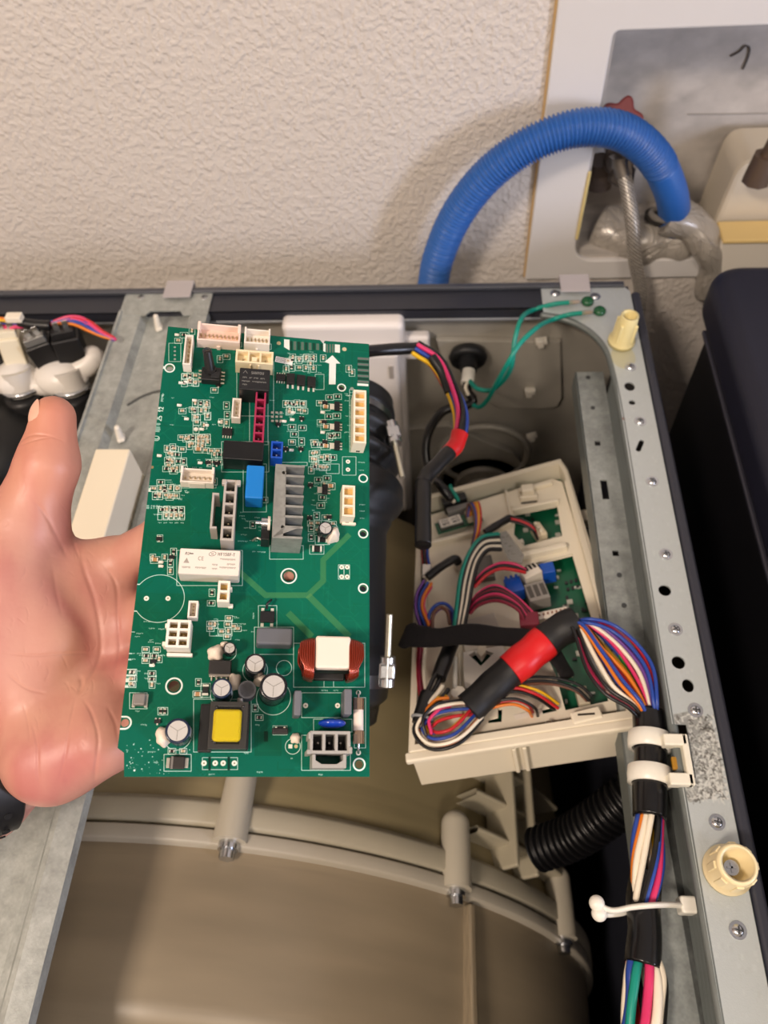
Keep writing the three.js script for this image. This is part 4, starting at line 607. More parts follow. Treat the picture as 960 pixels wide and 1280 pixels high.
// ---------- the circuit board held in the hand ----------
const BD = new Frame(V(-0.134, 1.097, -0.082), V(0.973, -0.212, -0.086), V(-0.041, 0.216, -0.976));
const BW = 0.107, BH = 0.2248;
{
  const g = BD.set(thing('circuit_board', 'large green circuit board with white connectors and a copper coil held in the hand', 'circuit board'));
  const B = (x, y, h = 0) => BD.px(x, y, h);
  // ----- printed face -----
  const S = 9000, CWD = Math.round(BW * S), CHT = Math.round(BH * S), [cv, c] = canvas(CWD, CHT);
  const tx = (x, y) => { const p = B(x, y); return [p[0] * S, CHT - p[1] * S]; };
  const k1 = S * 0.000345;                                      // about one photograph pixel, in texture pixels
  c.fillStyle = '#00604c'; c.fillRect(0, 0, CWD, CHT);
  for (let i = 0; i < 500; i++) { c.strokeStyle = rnd() > 0.5 ? 'rgba(5,86,58,.35)' : 'rgba(30,138,98,.22)'; c.lineWidth = rr(2, 6); let x = rr(0, CWD), y = rr(0, CHT); c.beginPath(); c.moveTo(x, y); for (let j = 0; j < 4; j++) { const a = Math.floor(rr(0, 8)) * Math.PI / 4, l = rr(15, 90); x += Math.cos(a) * l; y += Math.sin(a) * l; c.lineTo(x, y); } c.stroke(); }
  const path = (pts, close) => { c.beginPath(); pts.forEach((p, i) => c[i ? 'lineTo' : 'moveTo'](...tx(p[0], p[1]))); if (close) c.closePath(); };
  const area = (col, pts) => { c.fillStyle = col; path(pts, true); c.fill(); };
  area('rgba(6,90,62,.5)', [[170, 640], [238, 625], [238, 690], [165, 690]]); area('rgba(6,90,62,.45)', [[160, 740], [330, 745], [330, 900], [150, 905]]); area('rgba(4,80,56,.55)', [[318, 915], [352, 915], [352, 945], [318, 945]]); area('rgba(20,120,88,.35)', [[380, 560], [460, 560], [460, 800], [345, 800], [345, 700]]);
  c.lineCap = 'butt'; c.lineJoin = 'miter';
  const bus = (pts, w) => { c.strokeStyle = 'rgba(92,140,84,.55)'; c.lineWidth = w * k1; path(pts); c.stroke(); };
  bus([[296, 712], [332, 744], [385, 744], [404, 726], [404, 700], [437, 668]], 8); bus([[385, 744], [437, 796]], 9); bus([[360, 766], [390, 796]], 9);
  const W = 'rgba(226,236,228,.92)';
  const stroke = (pts, w = 0.75, close = false) => { c.strokeStyle = W; c.lineWidth = w * k1; path(pts, close); c.stroke(); };
  const rct = (x0, y0, x1, y1, w) => stroke([[x0, y0], [x1, y0], [x1, y1], [x0, y1]], w, true);
  const ring = (x, y, r, w = 1) => { const p = tx(x, y); c.strokeStyle = W; c.lineWidth = w * k1; c.beginPath(); c.arc(p[0], p[1], r * k1, 0, 7); c.stroke(); };
  const dot = (x, y, r, col) => { const p = tx(x, y); c.fillStyle = col; c.beginPath(); c.arc(p[0], p[1], r * k1, 0, 7); c.fill(); };
  const dash = (x, y, w, h = 2.2, v = false) => { const p = tx(x, y); c.fillStyle = 'rgba(220,232,224,.8)'; const n = Math.max(2, Math.round((v ? h : w) / 1.6)); for (let i = 0; i < n; i++) if (v) c.fillRect(p[0] - w * k1 / 2, p[1] + (i / n - 0.5) * h * k1, w * k1 * rr(0.5, 1), k1 * 0.9); else c.fillRect(p[0] + (i / n - 0.5) * w * k1, p[1] - h * k1 / 2 * rr(0.5, 1), k1 * 0.85, h * k1 * rr(0.5, 1)); };
  rct(211, 429, 226, 452); ring(199, 748, 32.5, 0.9); for (const y of [434, 439, 444, 449]) dot(218.5, y, 1.8, '#9aa29c');
  for (const q of [[246, 428, 302, 434], [305, 430, 339, 437], [258, 690, 299, 702], [221, 688, 303, 732], [304, 580, 333, 640], [337, 682, 379, 699], [318, 784, 367, 818], [367, 804, 456, 859], [323, 757, 346, 792], [377, 866, 431, 897], [392, 899, 440, 915], [377, 919, 438, 963], [443, 872, 457, 935], [296, 452, 342, 520], [277, 552, 336, 590], [437, 487, 441, 565], [408, 580, 424, 592], [428, 571, 445, 594], [423, 706, 430, 724], [430, 706, 437, 724], [262, 776, 290, 795], [242, 874, 314, 940], [253, 947, 297, 962], [205, 943, 239, 964], [394, 468, 405, 487], [224, 606, 270, 610], [312, 487, 335, 556], [338, 578, 384, 582], [162, 866, 184, 886]]) rct(...q);
  stroke([[405, 847], [405, 859]]); stroke([[417, 847], [417, 859]]);
  for (const [x, y, r] of [[319, 838, 16], [342, 872, 22], [277, 868, 14], [284, 815, 12], [222, 920, 17], [410, 664, 15], [355, 835, 10], [366, 933, 9.5]]) ring(x, y, r, 0.9);
  for (const [x, y] of [[183, 748], [210, 748], [382, 882], [422, 882], [255, 954], [269, 954], [279, 954], [293, 954], [435, 577], [435, 587], [427, 709], [427, 721], [434, 709], [434, 721], [448, 866], [448, 941]]) { dot(x, y, 3.4, '#ece8da'); dot(x, y, 1.2, '#a39a86'); }
  { const p = tx(363, 933); c.fillStyle = '#e9e6d8'; c.fillRect(p[0] - 8, p[1] - 8, 16, 16); dot(370, 933, 2.4, '#c8b48c'); }
  for (const x of [262, 286]) area('rgba(3,40,30,.85)', [[x - 1.6, 946], [x + 1.6, 946], [x + 1.6, 963], [x - 1.6, 963]]);
  area('rgba(3,50,36,.9)', [[330, 914], [335, 914], [335, 927], [330, 927]]);
  // mounting hole collars
  for (const [x, y, r] of [[212, 460, 7], [217.5, 857.5, 10], [156, 903.5, 7.5], [361, 720, 10.5], [427, 484.5, 6], [454, 598, 6.2], [454, 667, 6.5], [454, 735.5, 6.5], [449, 955.5, 7.4]]) { dot(x, y, r + 1, '#e6ebe4'); dot(x, y, r - 1.2, r > 9 ? '#004c3c' : '#00604c'); }
  // arrow, edge contacts, lettering
  area('#e3e9e2', [[415.5, 444], [425.5, 454.5], [420, 454.5], [419.5, 480.5], [411, 480.5], [411.5, 454.5], [405.5, 452.5]]);
  for (let i = 0; i < 9; i++) area(i % 2 ? '#5d6f62' : '#123f30', [[362 + i * 4.75, 426 + i * 0.45], [365.6 + i * 4.75, 426.4 + i * 0.45], [365.6 + i * 4.75, 438], [362 + i * 4.75, 437.4]]);
  for (let i = 0; i < 3; i++) area('#6b7468', [[408 + i * 3.6, 430], [410 + i * 3.6, 430.2], [410 + i * 3.6, 441], [408 + i * 3.6, 440.6]]);
  for (const [x, w] of [[355, 7], [404, 3], [418.5, 6.5]]) area('#e3e6de', [[x, 424 + (x - 355) * 0.1], [x + w, 424.5 + (x - 355) * 0.1], [x + w, 438 + (x - 355) * 0.05], [x, 434 + (x - 355) * 0.1]]);
  for (let i = 0; i < 9; i++) area(i % 2 ? '#1a3f33' : '#68706a', [[447, 446.5 + i * 3.6], [461, 447.5 + i * 3.6], [461, 450.4 + i * 3.6], [447, 449.4 + i * 3.6]]);
  area('#e8ebe4', [[446.5, 479], [460.5, 480], [460.5, 483], [446.5, 482]]);
  dot(348.5, 429, 3.4, '#b9a981'); dot(430.5, 436.5, 3.6, '#c8bc98'); dot(440, 486, 3, '#8f968c'); dot(189.5, 584, 3, '#8f7f5c');
  const text = (s, x, y, px, rot = 0, col = W) => { const p = tx(x, y); c.save(); c.translate(p[0], p[1]); c.rotate(rot); c.fillStyle = col; c.font = `bold ${px * k1}px sans-serif`; c.textAlign = 'center'; c.textBaseline = 'middle'; c.fillText(s, 0, 0); c.restore(); };
  text('25', 199.5, 523, 8.5, -1.55); text('12', 201.5, 512, 8.5, -1.55); text('C', 196, 548, 7, -1.55); ring(196, 548, 3.6, 0.9); dash(198, 537, 6, 9, true); dash(198.5, 530.5, 5, 4, true); dash(203, 498, 4, 12, true); dash(204, 494, 3, 6, true);
  // designators too small to read, and outlines round the small parts
  for (let i = 0; i < 150; i++) { const z = [[215, 490, 270, 600], [345, 440, 400, 470], [340, 495, 400, 575], [205, 600, 235, 625], [165, 775, 205, 860], [255, 770, 320, 800], [385, 600, 420, 690], [430, 490, 440, 560], [300, 640, 330, 700]][i % 9]; dash(rr(z[0], z[2]), rr(z[1], z[3]), rr(4, 9), 2); }
  for (const [x, y, w] of [[195, 633, 9], [196, 643, 9], [303, 780, 10], [175, 792, 9], [166, 824, 8], [158, 838, 5], [158, 848, 5], [158, 855, 5], [183, 842, 5], [183, 848, 5], [453, 631, 9], [453, 639, 8], [453, 648, 7], [442, 503, 7], [442, 521, 7], [442, 538, 7], [452, 578, 11], [452, 588, 8], [325, 965, 8], [265, 968, 8], [401, 968, 6], [180, 906, 8], [190, 940, 10], [308, 941, 6], [406, 863, 9], [420, 863, 7], [330, 625, 8], [327, 690, 12], [316, 676, 9], [322, 647, 8], [195, 953, 6], [365, 948, 3], [338, 650, 4], [172, 889, 6], [322, 906, 6]]) dash(x, y, w);
  for (const [x, y] of [[169, 730], [317, 770], [350, 795], [446, 905]]) dash(x, y, 2.4, 9, true);
  for (let i = 0; i < 5; i++) { const x = 200 + i * 7; rct(x - 2.6, 633, x + 2.8, 643, 0.8); rct(x - 2.8, 643, x + 2.6, 650, 0.8); dash(x, 653.5, 5, 2.5); dash(186 + i * 3.4, 634, 2.2, 6, true); }
  const dots = []; for (let i = 0; i < 70; i++) dots.push([rr(158, 240), rr(925, 968), rr(0.3, 0.9)]); for (const d of dots) dot(d[0], d[1], d[2], 'rgba(235,240,236,.75)');
  dot(150, 926, 1.6, '#f2f2ec'); dot(168, 963, 1.2, '#f2f2ec');
  // ----- small parts soldered on the face (with their painted outlines) -----
  const chip = (l, w, h, body, end) => mergeGeometries([paint(box(l * 0.62, w, h, 0, 0, h / 2), body), paint(box(l * 0.2, w * 1.02, h * 1.05, -l * 0.41, 0, h / 2), end), paint(box(l * 0.2, w * 1.02, h * 1.05, l * 0.41, 0, h / 2), end)]);
  const tin = 0xd9d6c8, pad = (l, w, x, y = 0) => paint(box(l, w, 0.0004, x, y, 0.0002), tin);
  const legs = (n, pitch, yy, l = 0.0012) => { const o = []; for (let i = 0; i < n; i++) for (const s of [-1, 1]) o.push(paint(box(0.0005, l, 0.0005, (i - (n - 1) / 2) * pitch, s * yy, 0.0003), tin)); return o; };
  const KIND = {
    r: ['chip_resistor', chip(0.0021, 0.0012, 0.0006, 0x2a201c, tin), 7, 4.6], c: ['chip_capacitor', chip(0.0019, 0.0011, 0.0009, 0xb9a284, tin), 6.4, 4.4], t: ['chip_capacitor', chip(0.0028, 0.0017, 0.0011, 0xb98b5f, tin), 9, 6],
    L: ['solder_pad', mergeGeometries([paint(box(0.0021, 0.0012, 0.0007, 0, 0, 0.00035), 0xefece2), paint(box(0.0008, 0.0005, 0.0011, 0.0009, 0, 0.0005), tin)]), 0, 0],
    s: ['small_transistor', mergeGeometries([paint(box(0.0026, 0.0016, 0.0011, 0, 0, 0.0006), 0x161617), pad(0.0007, 0.0008, -0.0008, 0.0011), pad(0.0007, 0.0008, 0.0008, 0.0011), pad(0.0007, 0.0008, 0, -0.0011)]), 0, 0],
    d: ['diode', chip(0.0046, 0.0026, 0.0018, 0x1b1a1a, tin), 15, 9],
    f: ['power_transistor', mergeGeometries([paint(rbox(0.0043, 0.006, 0.0023, 0.0003, 0, 0.0008, 0.0012), 0x161617), pad(0.001, 0.0022, -0.0013, -0.0031), pad(0.001, 0.0022, 0.0013, -0.0031)]), 0, 0],
    q: ['chip', mergeGeometries([paint(rbox(0.005, 0.0038, 0.0015, 0.0003, 0, 0, 0.0009), 0x18181a), ...legs(4, 0.00127, 0.0025)]), 0, 0],
    m: ['power_transistor', mergeGeometries([paint(rbox(0.0028, 0.0052, 0.0016, 0.0003, 0, 0, 0.001), 0x141416), pad(0.0026, 0.0032, -0.0024), ...[-0.0016, 0, 0.0016].map((y) => pad(0.0014, 0.0007, 0.002, y))]), 0, 0],
    o: ['optocoupler', mergeGeometries([paint(rbox(0.0066, 0.0052, 0.002, 0.0004, 0, 0, 0.0012), 0x17171a), ...[-0.0022, 0.0022].flatMap((x) => [pad(0.0014, 0.0016, x, 0.0036), pad(0.0014, 0.0016, x, -0.0036)])]), 0, 0],
  };
  const put = (k, x, y, rot = 0) => { const K = KIND[k], m = part(K[0], K[1], VC, g), p = B(x, y); m.position.set(p[0], p[1], 0); m.rotation.z = rot; if (K[2]) { const w = rot ? K[3] : K[2], h = rot ? K[2] : K[3]; rct(x - w / 2 - 1.4, y - h / 2 - 1.2, x + w / 2 + 1.4, y + h / 2 + 1.2, 0.75); } };
  const V9 = Math.PI / 2;
  const list = (k, s, rot = 0) => s.trim().split(/\s+/).forEach((q) => { const [x, y] = q.split(',').map(Number); put(k, x, y, rot); });
  list('r', '230,419 249,549.5 365,534 378,535 368,543 412,497 422,496 421,520 421,544 401,632 398,600 409,598 416,572 330,625 201,603 166,840 166,848 165,856 190,842 190,849 215,939 324,897 223,577 217,589 377,505 403,622 191,611 206,614 183,820 193,820 264,754 411,521 415,545 367,506');
  list('r', '396,645 389,660 389,672 316,656 217,690 213,704 265,741 248,853 319,885 283,507 284,519 201,889 206,889 377,552 412,546 255,600 260,520 245,537', V9);
  list('c', '223,426 232,470 237,476 228,514 241,512 246,522 246,528 227,547 233,549 240,555 251,546 258,546 218,561 228,562 212,567 213,575 211,582 257,563 264,564 272,564 268,488 400,504 401,528 393,553 391,567 391,574 402,572 409,571 404,585 407,647 416,655 199,618 212,622 222,611 182,826 229,939 182,812 196,812 263,780 263,786 286,773 292,783 284,796 297,786 258,507 283,446 244,479 374,513 365,553');
  list('c', '366,447 374,450 383,447 392,447 360,452 388,455 436,461 440,466 404,448 300,461 277,528 283,529 395,581 405,606 389,588 206,697 191,697 200,673 213,714 190,856 199,824 255,532 362,513 357,505 268,602 275,449 240,414', V9);
  list('t', '407,509 407,534 407,558 194,700 247,868 248,562 413,608');
  list('L', '221,419 226,479 243,501 224,507 233,524 245,537 252,537 258,532 199,570 250,579 275,528 366,516 365,525 364,563 201,703 201,708 190,832 355,527 403,516 403,541 233,478');
  list('s', '273,482 348,531 377,524 376,562 357,562 406,504 405,528 406,553 388,607 387,648 411,647 215,697 197,902 192,827 260,579 271,580 400,671 199,674');
  list('d', '396,687 403,675 350,913'); put('d', 257, 863, V9); list('f', '363,477 376,479 389,481'); list('q', '351,473 284,541'); list('m', '421,509 421,534 421,558 406,613'); put('o', 334, 772);
  for (const [x0, y0, x1, y1, nx, ny] of [[233, 545, 262, 560, 5, 3], [205, 556, 232, 590, 4, 4], [258, 562, 278, 584, 3, 2], [240, 500, 262, 526, 3, 3], [352, 444, 396, 466, 5, 2], [391, 552, 412, 588, 3, 4], [356, 500, 384, 520, 3, 2], [190, 606, 224, 624, 5, 2], [200, 634, 229, 648, 5, 2], [264, 776, 298, 794, 4, 2], [385, 640, 402, 668, 2, 3], [228, 466, 248, 482, 3, 2], [158, 838, 170, 858, 1, 3]]) for (let i = 0; i < nx; i++) for (let j = 0; j < ny; j++) if (rnd() > 0.25) put(rnd() > 0.45 ? 'c' : 'r', x0 + (x1 - x0) * (i + 0.5 + rr(-0.15, 0.15)) / nx, y0 + (y1 - y0) * (j + 0.5 + rr(-0.1, 0.1)) / ny, rnd() > 0.5 ? V9 : 0);
  for (let i = 0; i < 3; i++) for (let j = 0; j < 3; j++) { const p = B(340.5 + j * 5.4, 516 + i * 5.2), m = part('solder_pad', box(0.0014, 0.0011, 0.0004), M(0xd9d6c8, 0.3, 0.7), g); m.position.set(p[0], p[1], 0.0002); }
  // ----- substrate -----
  const hol = [[212, 460, 5], [217.5, 857.5, 7.2], [156, 903.5, 5], [361, 720, 7.5], [427, 484.5, 4.2], [454, 667, 4.2], [454, 735.5, 4.2], [449, 955.5, 5]].map(([x, y, r]) => { const p = B(x, y); return circ(p[0], p[1], r * 0.000345); });
  const out = [[210, 408], [246, 411.5], [345, 420], [400, 425], [404, 429.5], [406, 426], [461, 430], [461.5, 446], [461.8, 700], [462, 971], [155, 971], [155, 941], [147, 935]].map((p) => B(p[0], p[1]));
  const face = canvasTex(cv); face.repeat.set(1 / BW, 1 / BH);
  const face2 = M(0xffffff, 0.35, 0, { map: face, specularIntensity: 0.4 }), edge = M(0x6d8f63, 0.5);
  part('substrate', ext(shapeOf(out, hol), 0.0016, 0, 18).translate(0, 0, -0.0016), [face2, edge], g);
  // ----- connectors: open shells with cells and pins -----
  const shell = (name, x0, y0, x1, y1, h, nx, ny, colour, o = {}) => {
    const a = B(x0, y1, h), b = B(x1, y0, h), w = b[0] - a[0], d = b[1] - a[1], k = sub(name, g, V((a[0] + b[0]) / 2, (a[1] + b[1]) / 2, 0)), wl = o.wall ?? 0.0008, hs = [];
    if (o.label) k.userData.label = o.label;
    const cw = (w - wl * (nx + 1)) / nx, cd = (d - wl * (ny + 1)) / ny;
    for (let i = 0; i < nx; i++) for (let j = 0; j < ny; j++) { const x = -w / 2 + wl + i * (cw + wl), y = -d / 2 + wl + j * (cd + wl); hs.push(rectPts(x, y, x + cw, y + cd)); }
    const m = M(colour, o.rough ?? 0.42);
    part('shell', ext(shapeOf(rectPts(-w / 2, -d / 2, w / 2, d / 2), hs), h, 0.00015), m, k);
    part('shell_floor', box(w - wl, d - wl, 0.001, 0, 0, h * (o.floor ?? 0.3)), M(o.inner ?? colour, 0.6), k);
    const pn = o.pins ?? [nx, ny], pm = o.pinMat ?? M(0xd8c9a4, 0.3, 0.8), ph = h * 0.72, pg = box(0.0007, 0.0007, ph, 0, 0, ph / 2);
    for (let i = 0; i < pn[0]; i++) for (let j = 0; j < pn[1]; j++) { const q = part('pin', pg, pm, k); q.position.set(-w / 2 + wl + (i + 0.5) * (w - wl * 2) / pn[0], -d / 2 + wl + (j + 0.5) * (d - wl * 2) / pn[1], 0); }
    for (const e of o.extra ?? []) part(e[0], rbox(e[3] * w, e[4] * d, e[5], 0.0003, e[1] * w, e[2] * d, (e[6] ?? 0) + e[5] / 2), e[7] ?? m, k);
    return k;
  };
  const ivory = 0xf0e6da, ivoryY = 0xf1dfb8, lg = 0xb3aca4;
  const keyed = [['key_tab', -0.47, 0.3, 0.07, 0.5, 0.0085], ['key_tab', 0.47, 0.3, 0.07, 0.5, 0.0085], ['key_bump', 0, -0.52, 0.09, 0.12, 0.003]];
  shell('board_connector', 246, 408, 301, 424, 0.0075, 1, 1, 0xf0d9cb, { pins: [10, 1], inner: 0xe7c6b4, extra: keyed, label: 'long pinkish white connector' });
  shell('board_connector', 305, 413, 338, 428, 0.0075, 1, 1, ivory, { pins: [6, 1], extra: keyed });
  shell('board_connector', 228, 419, 242, 455, 0.0075, 1, 1, ivory, { pins: [1, 6], inner: 0xe9d8c6 });
  shell('board_connector', 294, 440, 342, 452, 0.0105, 3, 1, ivoryY, { pins: [3, 1], floor: 0.55, wall: 0.001, extra: [['key_tab', 0, -0.2, 0.14, 0.3, 0.011], ['key_bump', -0.1, -0.5, 0.04, 0.2, 0.009], ['key_bump', 0.12, -0.5, 0.04, 0.2, 0.009]] });
  shell('board_connector', 289, 498, 302, 522, 0.006, 1, 1, ivory, { pins: [1, 4], inner: 0xe6d9cc });
  shell('board_connector', 316, 489, 333, 552, 0.0115, 1, 6, 0xa32a4e, { wall: 0.0009, inner: 0x5a1029, floor: 0.5, pins: [1, 6], pinMat: M(0xb99a9a, 0.3, 0.7), label: 'maroon six way connector' });
  shell('board_connector', 338, 552, 354, 572, 0.0095, 1, 2, 0x1550b8, { wall: 0.0009, inner: 0x0b3380, floor: 0.5, pinMat: M(0xb9c2d6, 0.3, 0.7), label: 'blue two way connector' });
  shell('board_connector', 225, 587, 268, 602, 0.0065, 1, 1, ivory, { pins: [6, 1], inner: 0xe0d3c4, extra: [['key_tab', -0.47, 0.35, 0.08, 0.5, 0.0078], ['key_tab', 0.47, 0.35, 0.08, 0.5, 0.0078], ['key_tab', 0, -0.46, 0.5, 0.14, 0.0055]] });
  const big = shell('power_connector', 275, 600, 297, 675, 0.0155, 1, 5, lg, { wall: 0.0011, inner: 0x57524c, floor: 0.2, rough: 0.4, label: 'tall grey five way power connector' });
  { const a = B(262, 660, 0.0155), b = B(274, 616, 0.0155), w = b[0] - a[0], d = b[1] - a[1], f = part('latch_frame', ext(shapeOf([[w / 2, -d / 2], [w / 2, -d / 2 + 0.001], [-w / 2 + 0.001, -d / 2 + 0.001], [-w / 2 + 0.001, d / 2 - 0.001], [w / 2, d / 2 - 0.001], [w / 2, d / 2], [-w / 2, d / 2], [-w / 2, -d / 2]]), 0.0155, 0.0002), M(lg, 0.4), big); f.position.set((a[0] + b[0]) / 2 - big.position.x, (a[1] + b[1]) / 2 - big.position.y, 0); part('top_tab', rbox(0.0022, 0.0026, 0.003, 0.0004, -0.003, 0.0138, 0.0145), M(lg, 0.4), big); part('top_tab', rbox(0.0022, 0.0026, 0.003, 0.0004, 0.0035, 0.0138, 0.0145), M(lg, 0.4), big); }
  shell('board_connector', 234, 751, 248, 772, 0.0065, 1, 1, ivory, { pins: [1, 4], inner: 0xe2d5c9 });
  shell('board_connector', 206, 775, 239, 809, 0.0125, 2, 3, 0xf0e9dc, { wall: 0.0011, inner: 0x9a7d45, floor: 0.55, pinMat: brass, label: 'white six way power connector', extra: [['side_lug', -0.56, 0.36, 0.14, 0.16, 0.008], ['side_lug', -0.6, -0.3, 0.16, 0.16, 0.008], ['side_lug', 0.05, -0.6, 1.1, 0.12, 0.003]] });
  shell('board_connector', 271, 726, 288, 752, 0.0105, 1, 2, 0xefe6d6, { wall: 0.0011, inner: 0xc7a35a, floor: 0.6, pinMat: brass, extra: [['side_lug', 0.55, 0.3, 0.2, 0.14, 0.005], ['side_lug', 0.6, -0.45, 0.4, 0.2, 0.002]] });
  shell('board_connector', 441.5, 488, 458, 553, 0.0115, 1, 6, 0xf3e6cf, { wall: 0.001, inner: 0xdcb26c, floor: 0.7, pins: [2, 6], pinMat: brass, extra: [['key_slot', 0.05, -0.497, 0.3, 0.012, 0.0015, 0.001, M(0x2b2520, 0.7)]] });
  shell('board_connector', 427.5, 607, 444, 645, 0.0105, 1, 3, 0xf3e6cf, { wall: 0.001, inner: 0xdcb26c, floor: 0.7, pins: [2, 3], pinMat: brass, extra: [['key_slot', 0.05, -0.495, 0.3, 0.02, 0.0015, 0.001, M(0x2b2520, 0.7)], ['side_lug', 0.2, -0.52, 1.1, 0.08, 0.002]] });
  const gp = shell('power_connector', 387, 914, 438, 942, 0.0145, 3, 1, 0xa7a49e, { wall: 0.0013, inner: 0x2e2b28, floor: 0.2, rough: 0.45, pinMat: M(0x9d968c, 0.3, 0.8), label: 'grey three way mains connector', extra: [['side_lug', -0.5, 0.3, 0.08, 0.3, 0.0148], ['side_lug', 0.5, -0.35, 0.1, 0.3, 0.0148], ['side_lug', -0.52, -0.42, 0.1, 0.2, 0.0148]] });
  { const a = B(390, 960, 0.0145), b = B(433, 943, 0.0145), w = b[0] - a[0], d = b[1] - a[1], f = part('latch_frame', ext(shapeOf([[-w / 2, d / 2], [-w / 2, -d / 2], [w / 2, -d / 2], [w / 2, d / 2], [w / 2 - 0.0014, d / 2], [w / 2 - 0.0014, -d / 2 + 0.0032], [w / 2 - 0.004, -d / 2 + 0.0016], [-w / 2 + 0.004, -d / 2 + 0.0016], [-w / 2 + 0.0014, -d / 2 + 0.0032], [-w / 2 + 0.0014, d / 2]]), 0.0145, 0.0002), M(0xa7a49e, 0.45), gp); f.position.set((a[0] + b[0]) / 2 - gp.position.x, (a[1] + b[1]) / 2 - gp.position.y, 0); }
  // ----- larger parts -----
  const block = (name, x0, y0, x1, y1, h, mat, r = 0.0006, lab) => { const a = B(x0, y1, h), b = B(x1, y0, h), k = sub(name, g, V((a[0] + b[0]) / 2, (a[1] + b[1]) / 2, 0)); if (lab) k.userData.label = lab; part('body', rbox(b[0] - a[0], b[1] - a[1], h, r, 0, 0, h / 2), mat, k); k.userData.size = [b[0] - a[0], b[1] - a[1]]; return k; };
  const print = (k, h, w, d, W2, H2, draw, n = 'printed_top') => { const [a, x] = canvas(W2, H2); draw(x); part(n, new THREE.PlaneGeometry(w, d).translate(0, 0, h + 0.00008), M(0xffffff, 0.45, 0, { map: canvasTex(a) }), k); };
  const dead = (k) => { const s = k.userData.size; delete k.userData.size; return s; };
  const rA = block('relay', 298, 462, 338, 486, 0.0135, M(0x17181a, 0.35), 0.0006, 'black relay with grey lettering'); { const s = dead(rA); print(rA, 0.0135, s[0] * 0.96, s[1] * 0.92, 400, 240, (x) => { x.fillStyle = '#1b1c1f'; x.fillRect(0, 0, 400, 240); x.fillStyle = '#83827d'; x.font = 'bold 44px sans-serif'; x.fillText('SANYOU', 150, 62); x.lineWidth = 6; x.strokeStyle = '#83827d'; x.beginPath(); x.moveTo(40, 60); x.lineTo(70, 26); x.lineTo(100, 60); x.stroke(); for (const [X, Yy, w] of [[40, 110, 50], [130, 110, 34], [190, 110, 60], [280, 110, 50], [30, 155, 110], [170, 155, 190], [40, 195, 60]]) for (let i = 0; i < w / 8; i++) x.fillRect(X + i * 8, Yy - 10, 5, rr(8, 20)); }); }
  const rB = block('relay', 278, 553, 330, 573, 0.0125, M(0x151618, 0.3), 0.0006, 'plain glossy black relay'); dead(rB);
  const bl = block('film_capacitor', 306, 582, 331, 622, 0.0125, M(0x1483e0, 0.4), 0.0008, 'bright blue box capacitor'); dead(bl);
  const rW = block('relay', 222, 688, 301, 717, 0.0122, M(0xd9d0c5, 0.4), 0.0008, 'white relay with printed top'); { const s = dead(rW); print(rW, 0.0122, s[0] * 0.97, s[1] * 0.94, 640, 240, (x) => { x.fillStyle = '#ece0d4'; x.fillRect(0, 0, 640, 240); x.fillStyle = '#6d655d'; x.font = 'bold 44px sans-serif'; x.fillText('HF158F-T', 400, 56); x.lineWidth = 5; x.strokeStyle = '#6d655d'; x.beginPath(); x.ellipse(345, 40, 38, 20, -0.2, 0, 7); x.stroke(); x.font = 'bold 24px sans-serif'; x.fillText('HF', 330, 50); x.font = 'italic bold 40px sans-serif'; x.fillText('RU', 46, 60); x.fillRect(100, 40, 40, 12); x.fillStyle = '#a59b90'; x.font = 'bold 56px sans-serif'; x.fillText('CE', 190, 110); x.beginPath(); x.moveTo(40, 140); x.lineTo(72, 88); x.lineTo(104, 140); x.fill(); for (const [X, Yy, w] of [[430, 92, 170], [510, 140, 90], [430, 175, 180], [350, 150, 60], [350, 190, 60], [30, 185, 90], [170, 185, 120]]) for (let i = 0; i < w / 10; i++) x.fillRect(X + i * 10, Yy - 12, 7, rr(10, 20)); }); }
  const gf = block('film_capacitor', 320, 785, 366, 805, 0.0105, M(0x62646a, 0.45), 0.0012, 'grey box capacitor'); dead(gf);
  for (const q of [[367, 863, 377, 894], [430, 861, 440, 893]]) dead(block('box_capacitor', ...q, 0.013, M(0x6b6c72, 0.5), 0.0006));
  { // pressure sensor
    const a = B(264, 466, 0.005), k = sub('pressure_sensor', g, V(a[0], a[1] - 0.0004, 0)); k.userData.label = 'black pressure sensor with a tube port';
    part('body', rbox(0.0098, 0.0078, 0.005, 0.0007, 0, 0, 0.0026), M(0x18191b, 0.4), k);
    const t = BD.l(259, 438.5, 0.013), p0 = V(0.0 - 0.0006, 0.0022, 0.004), p1 = t.sub(k.position); p1.z = 0.0125;
    part('port', merge(rod(p0, p1, 0.0027, 0.0022, 20), rod(p0.clone().add(V(0, 0, -0.003)), p0.clone().add(V(0, 0, 0.002)), 0.0034, 0.003, 20)), M(0x18191b, 0.4), k);
    part('port_rim', torus(0.0018, 0.0006, 8, 20).translate(p1.x, p1.y, p1.z), M(0x2c2d30, 0.4), k);
    for (const s of [-1, 1]) for (let i = 0; i < 4; i++) part('pin', rbox(0.0022, 0.0009, 0.0008, 0.0002, s * 0.0056, -0.003 + i * 0.0021, 0.0012), M(0xcfc8b4, 0.3, 0.7), k);
    part('step', rbox(0.0045, 0.0035, 0.001, 0.0003, 0.0022, -0.001, 0.0054), M(0x202124, 0.45), k);
  }
  { // sticker on the board
    const a = B(355, 451), m = sub('sticker', g, V(a[0], a[1], 0.0001)); m.rotation.z = -0.14;
    const [k, x] = canvas(160, 60); x.fillStyle = '#f0eeea'; x.fillRect(0, 0, 160, 60); x.fillStyle = '#55524e'; for (let j = 0; j < 3; j++) for (let i = 0; i < 11; i++) x.fillRect(8 + i * 8, 10 + j * 16, 6, rr(6, 9));
    part('paper', new THREE.BoxGeometry(0.0092, 0.0034, 0.0002), M(0xffffff, 0.6, 0, { map: canvasTex(k) }), m);
  }
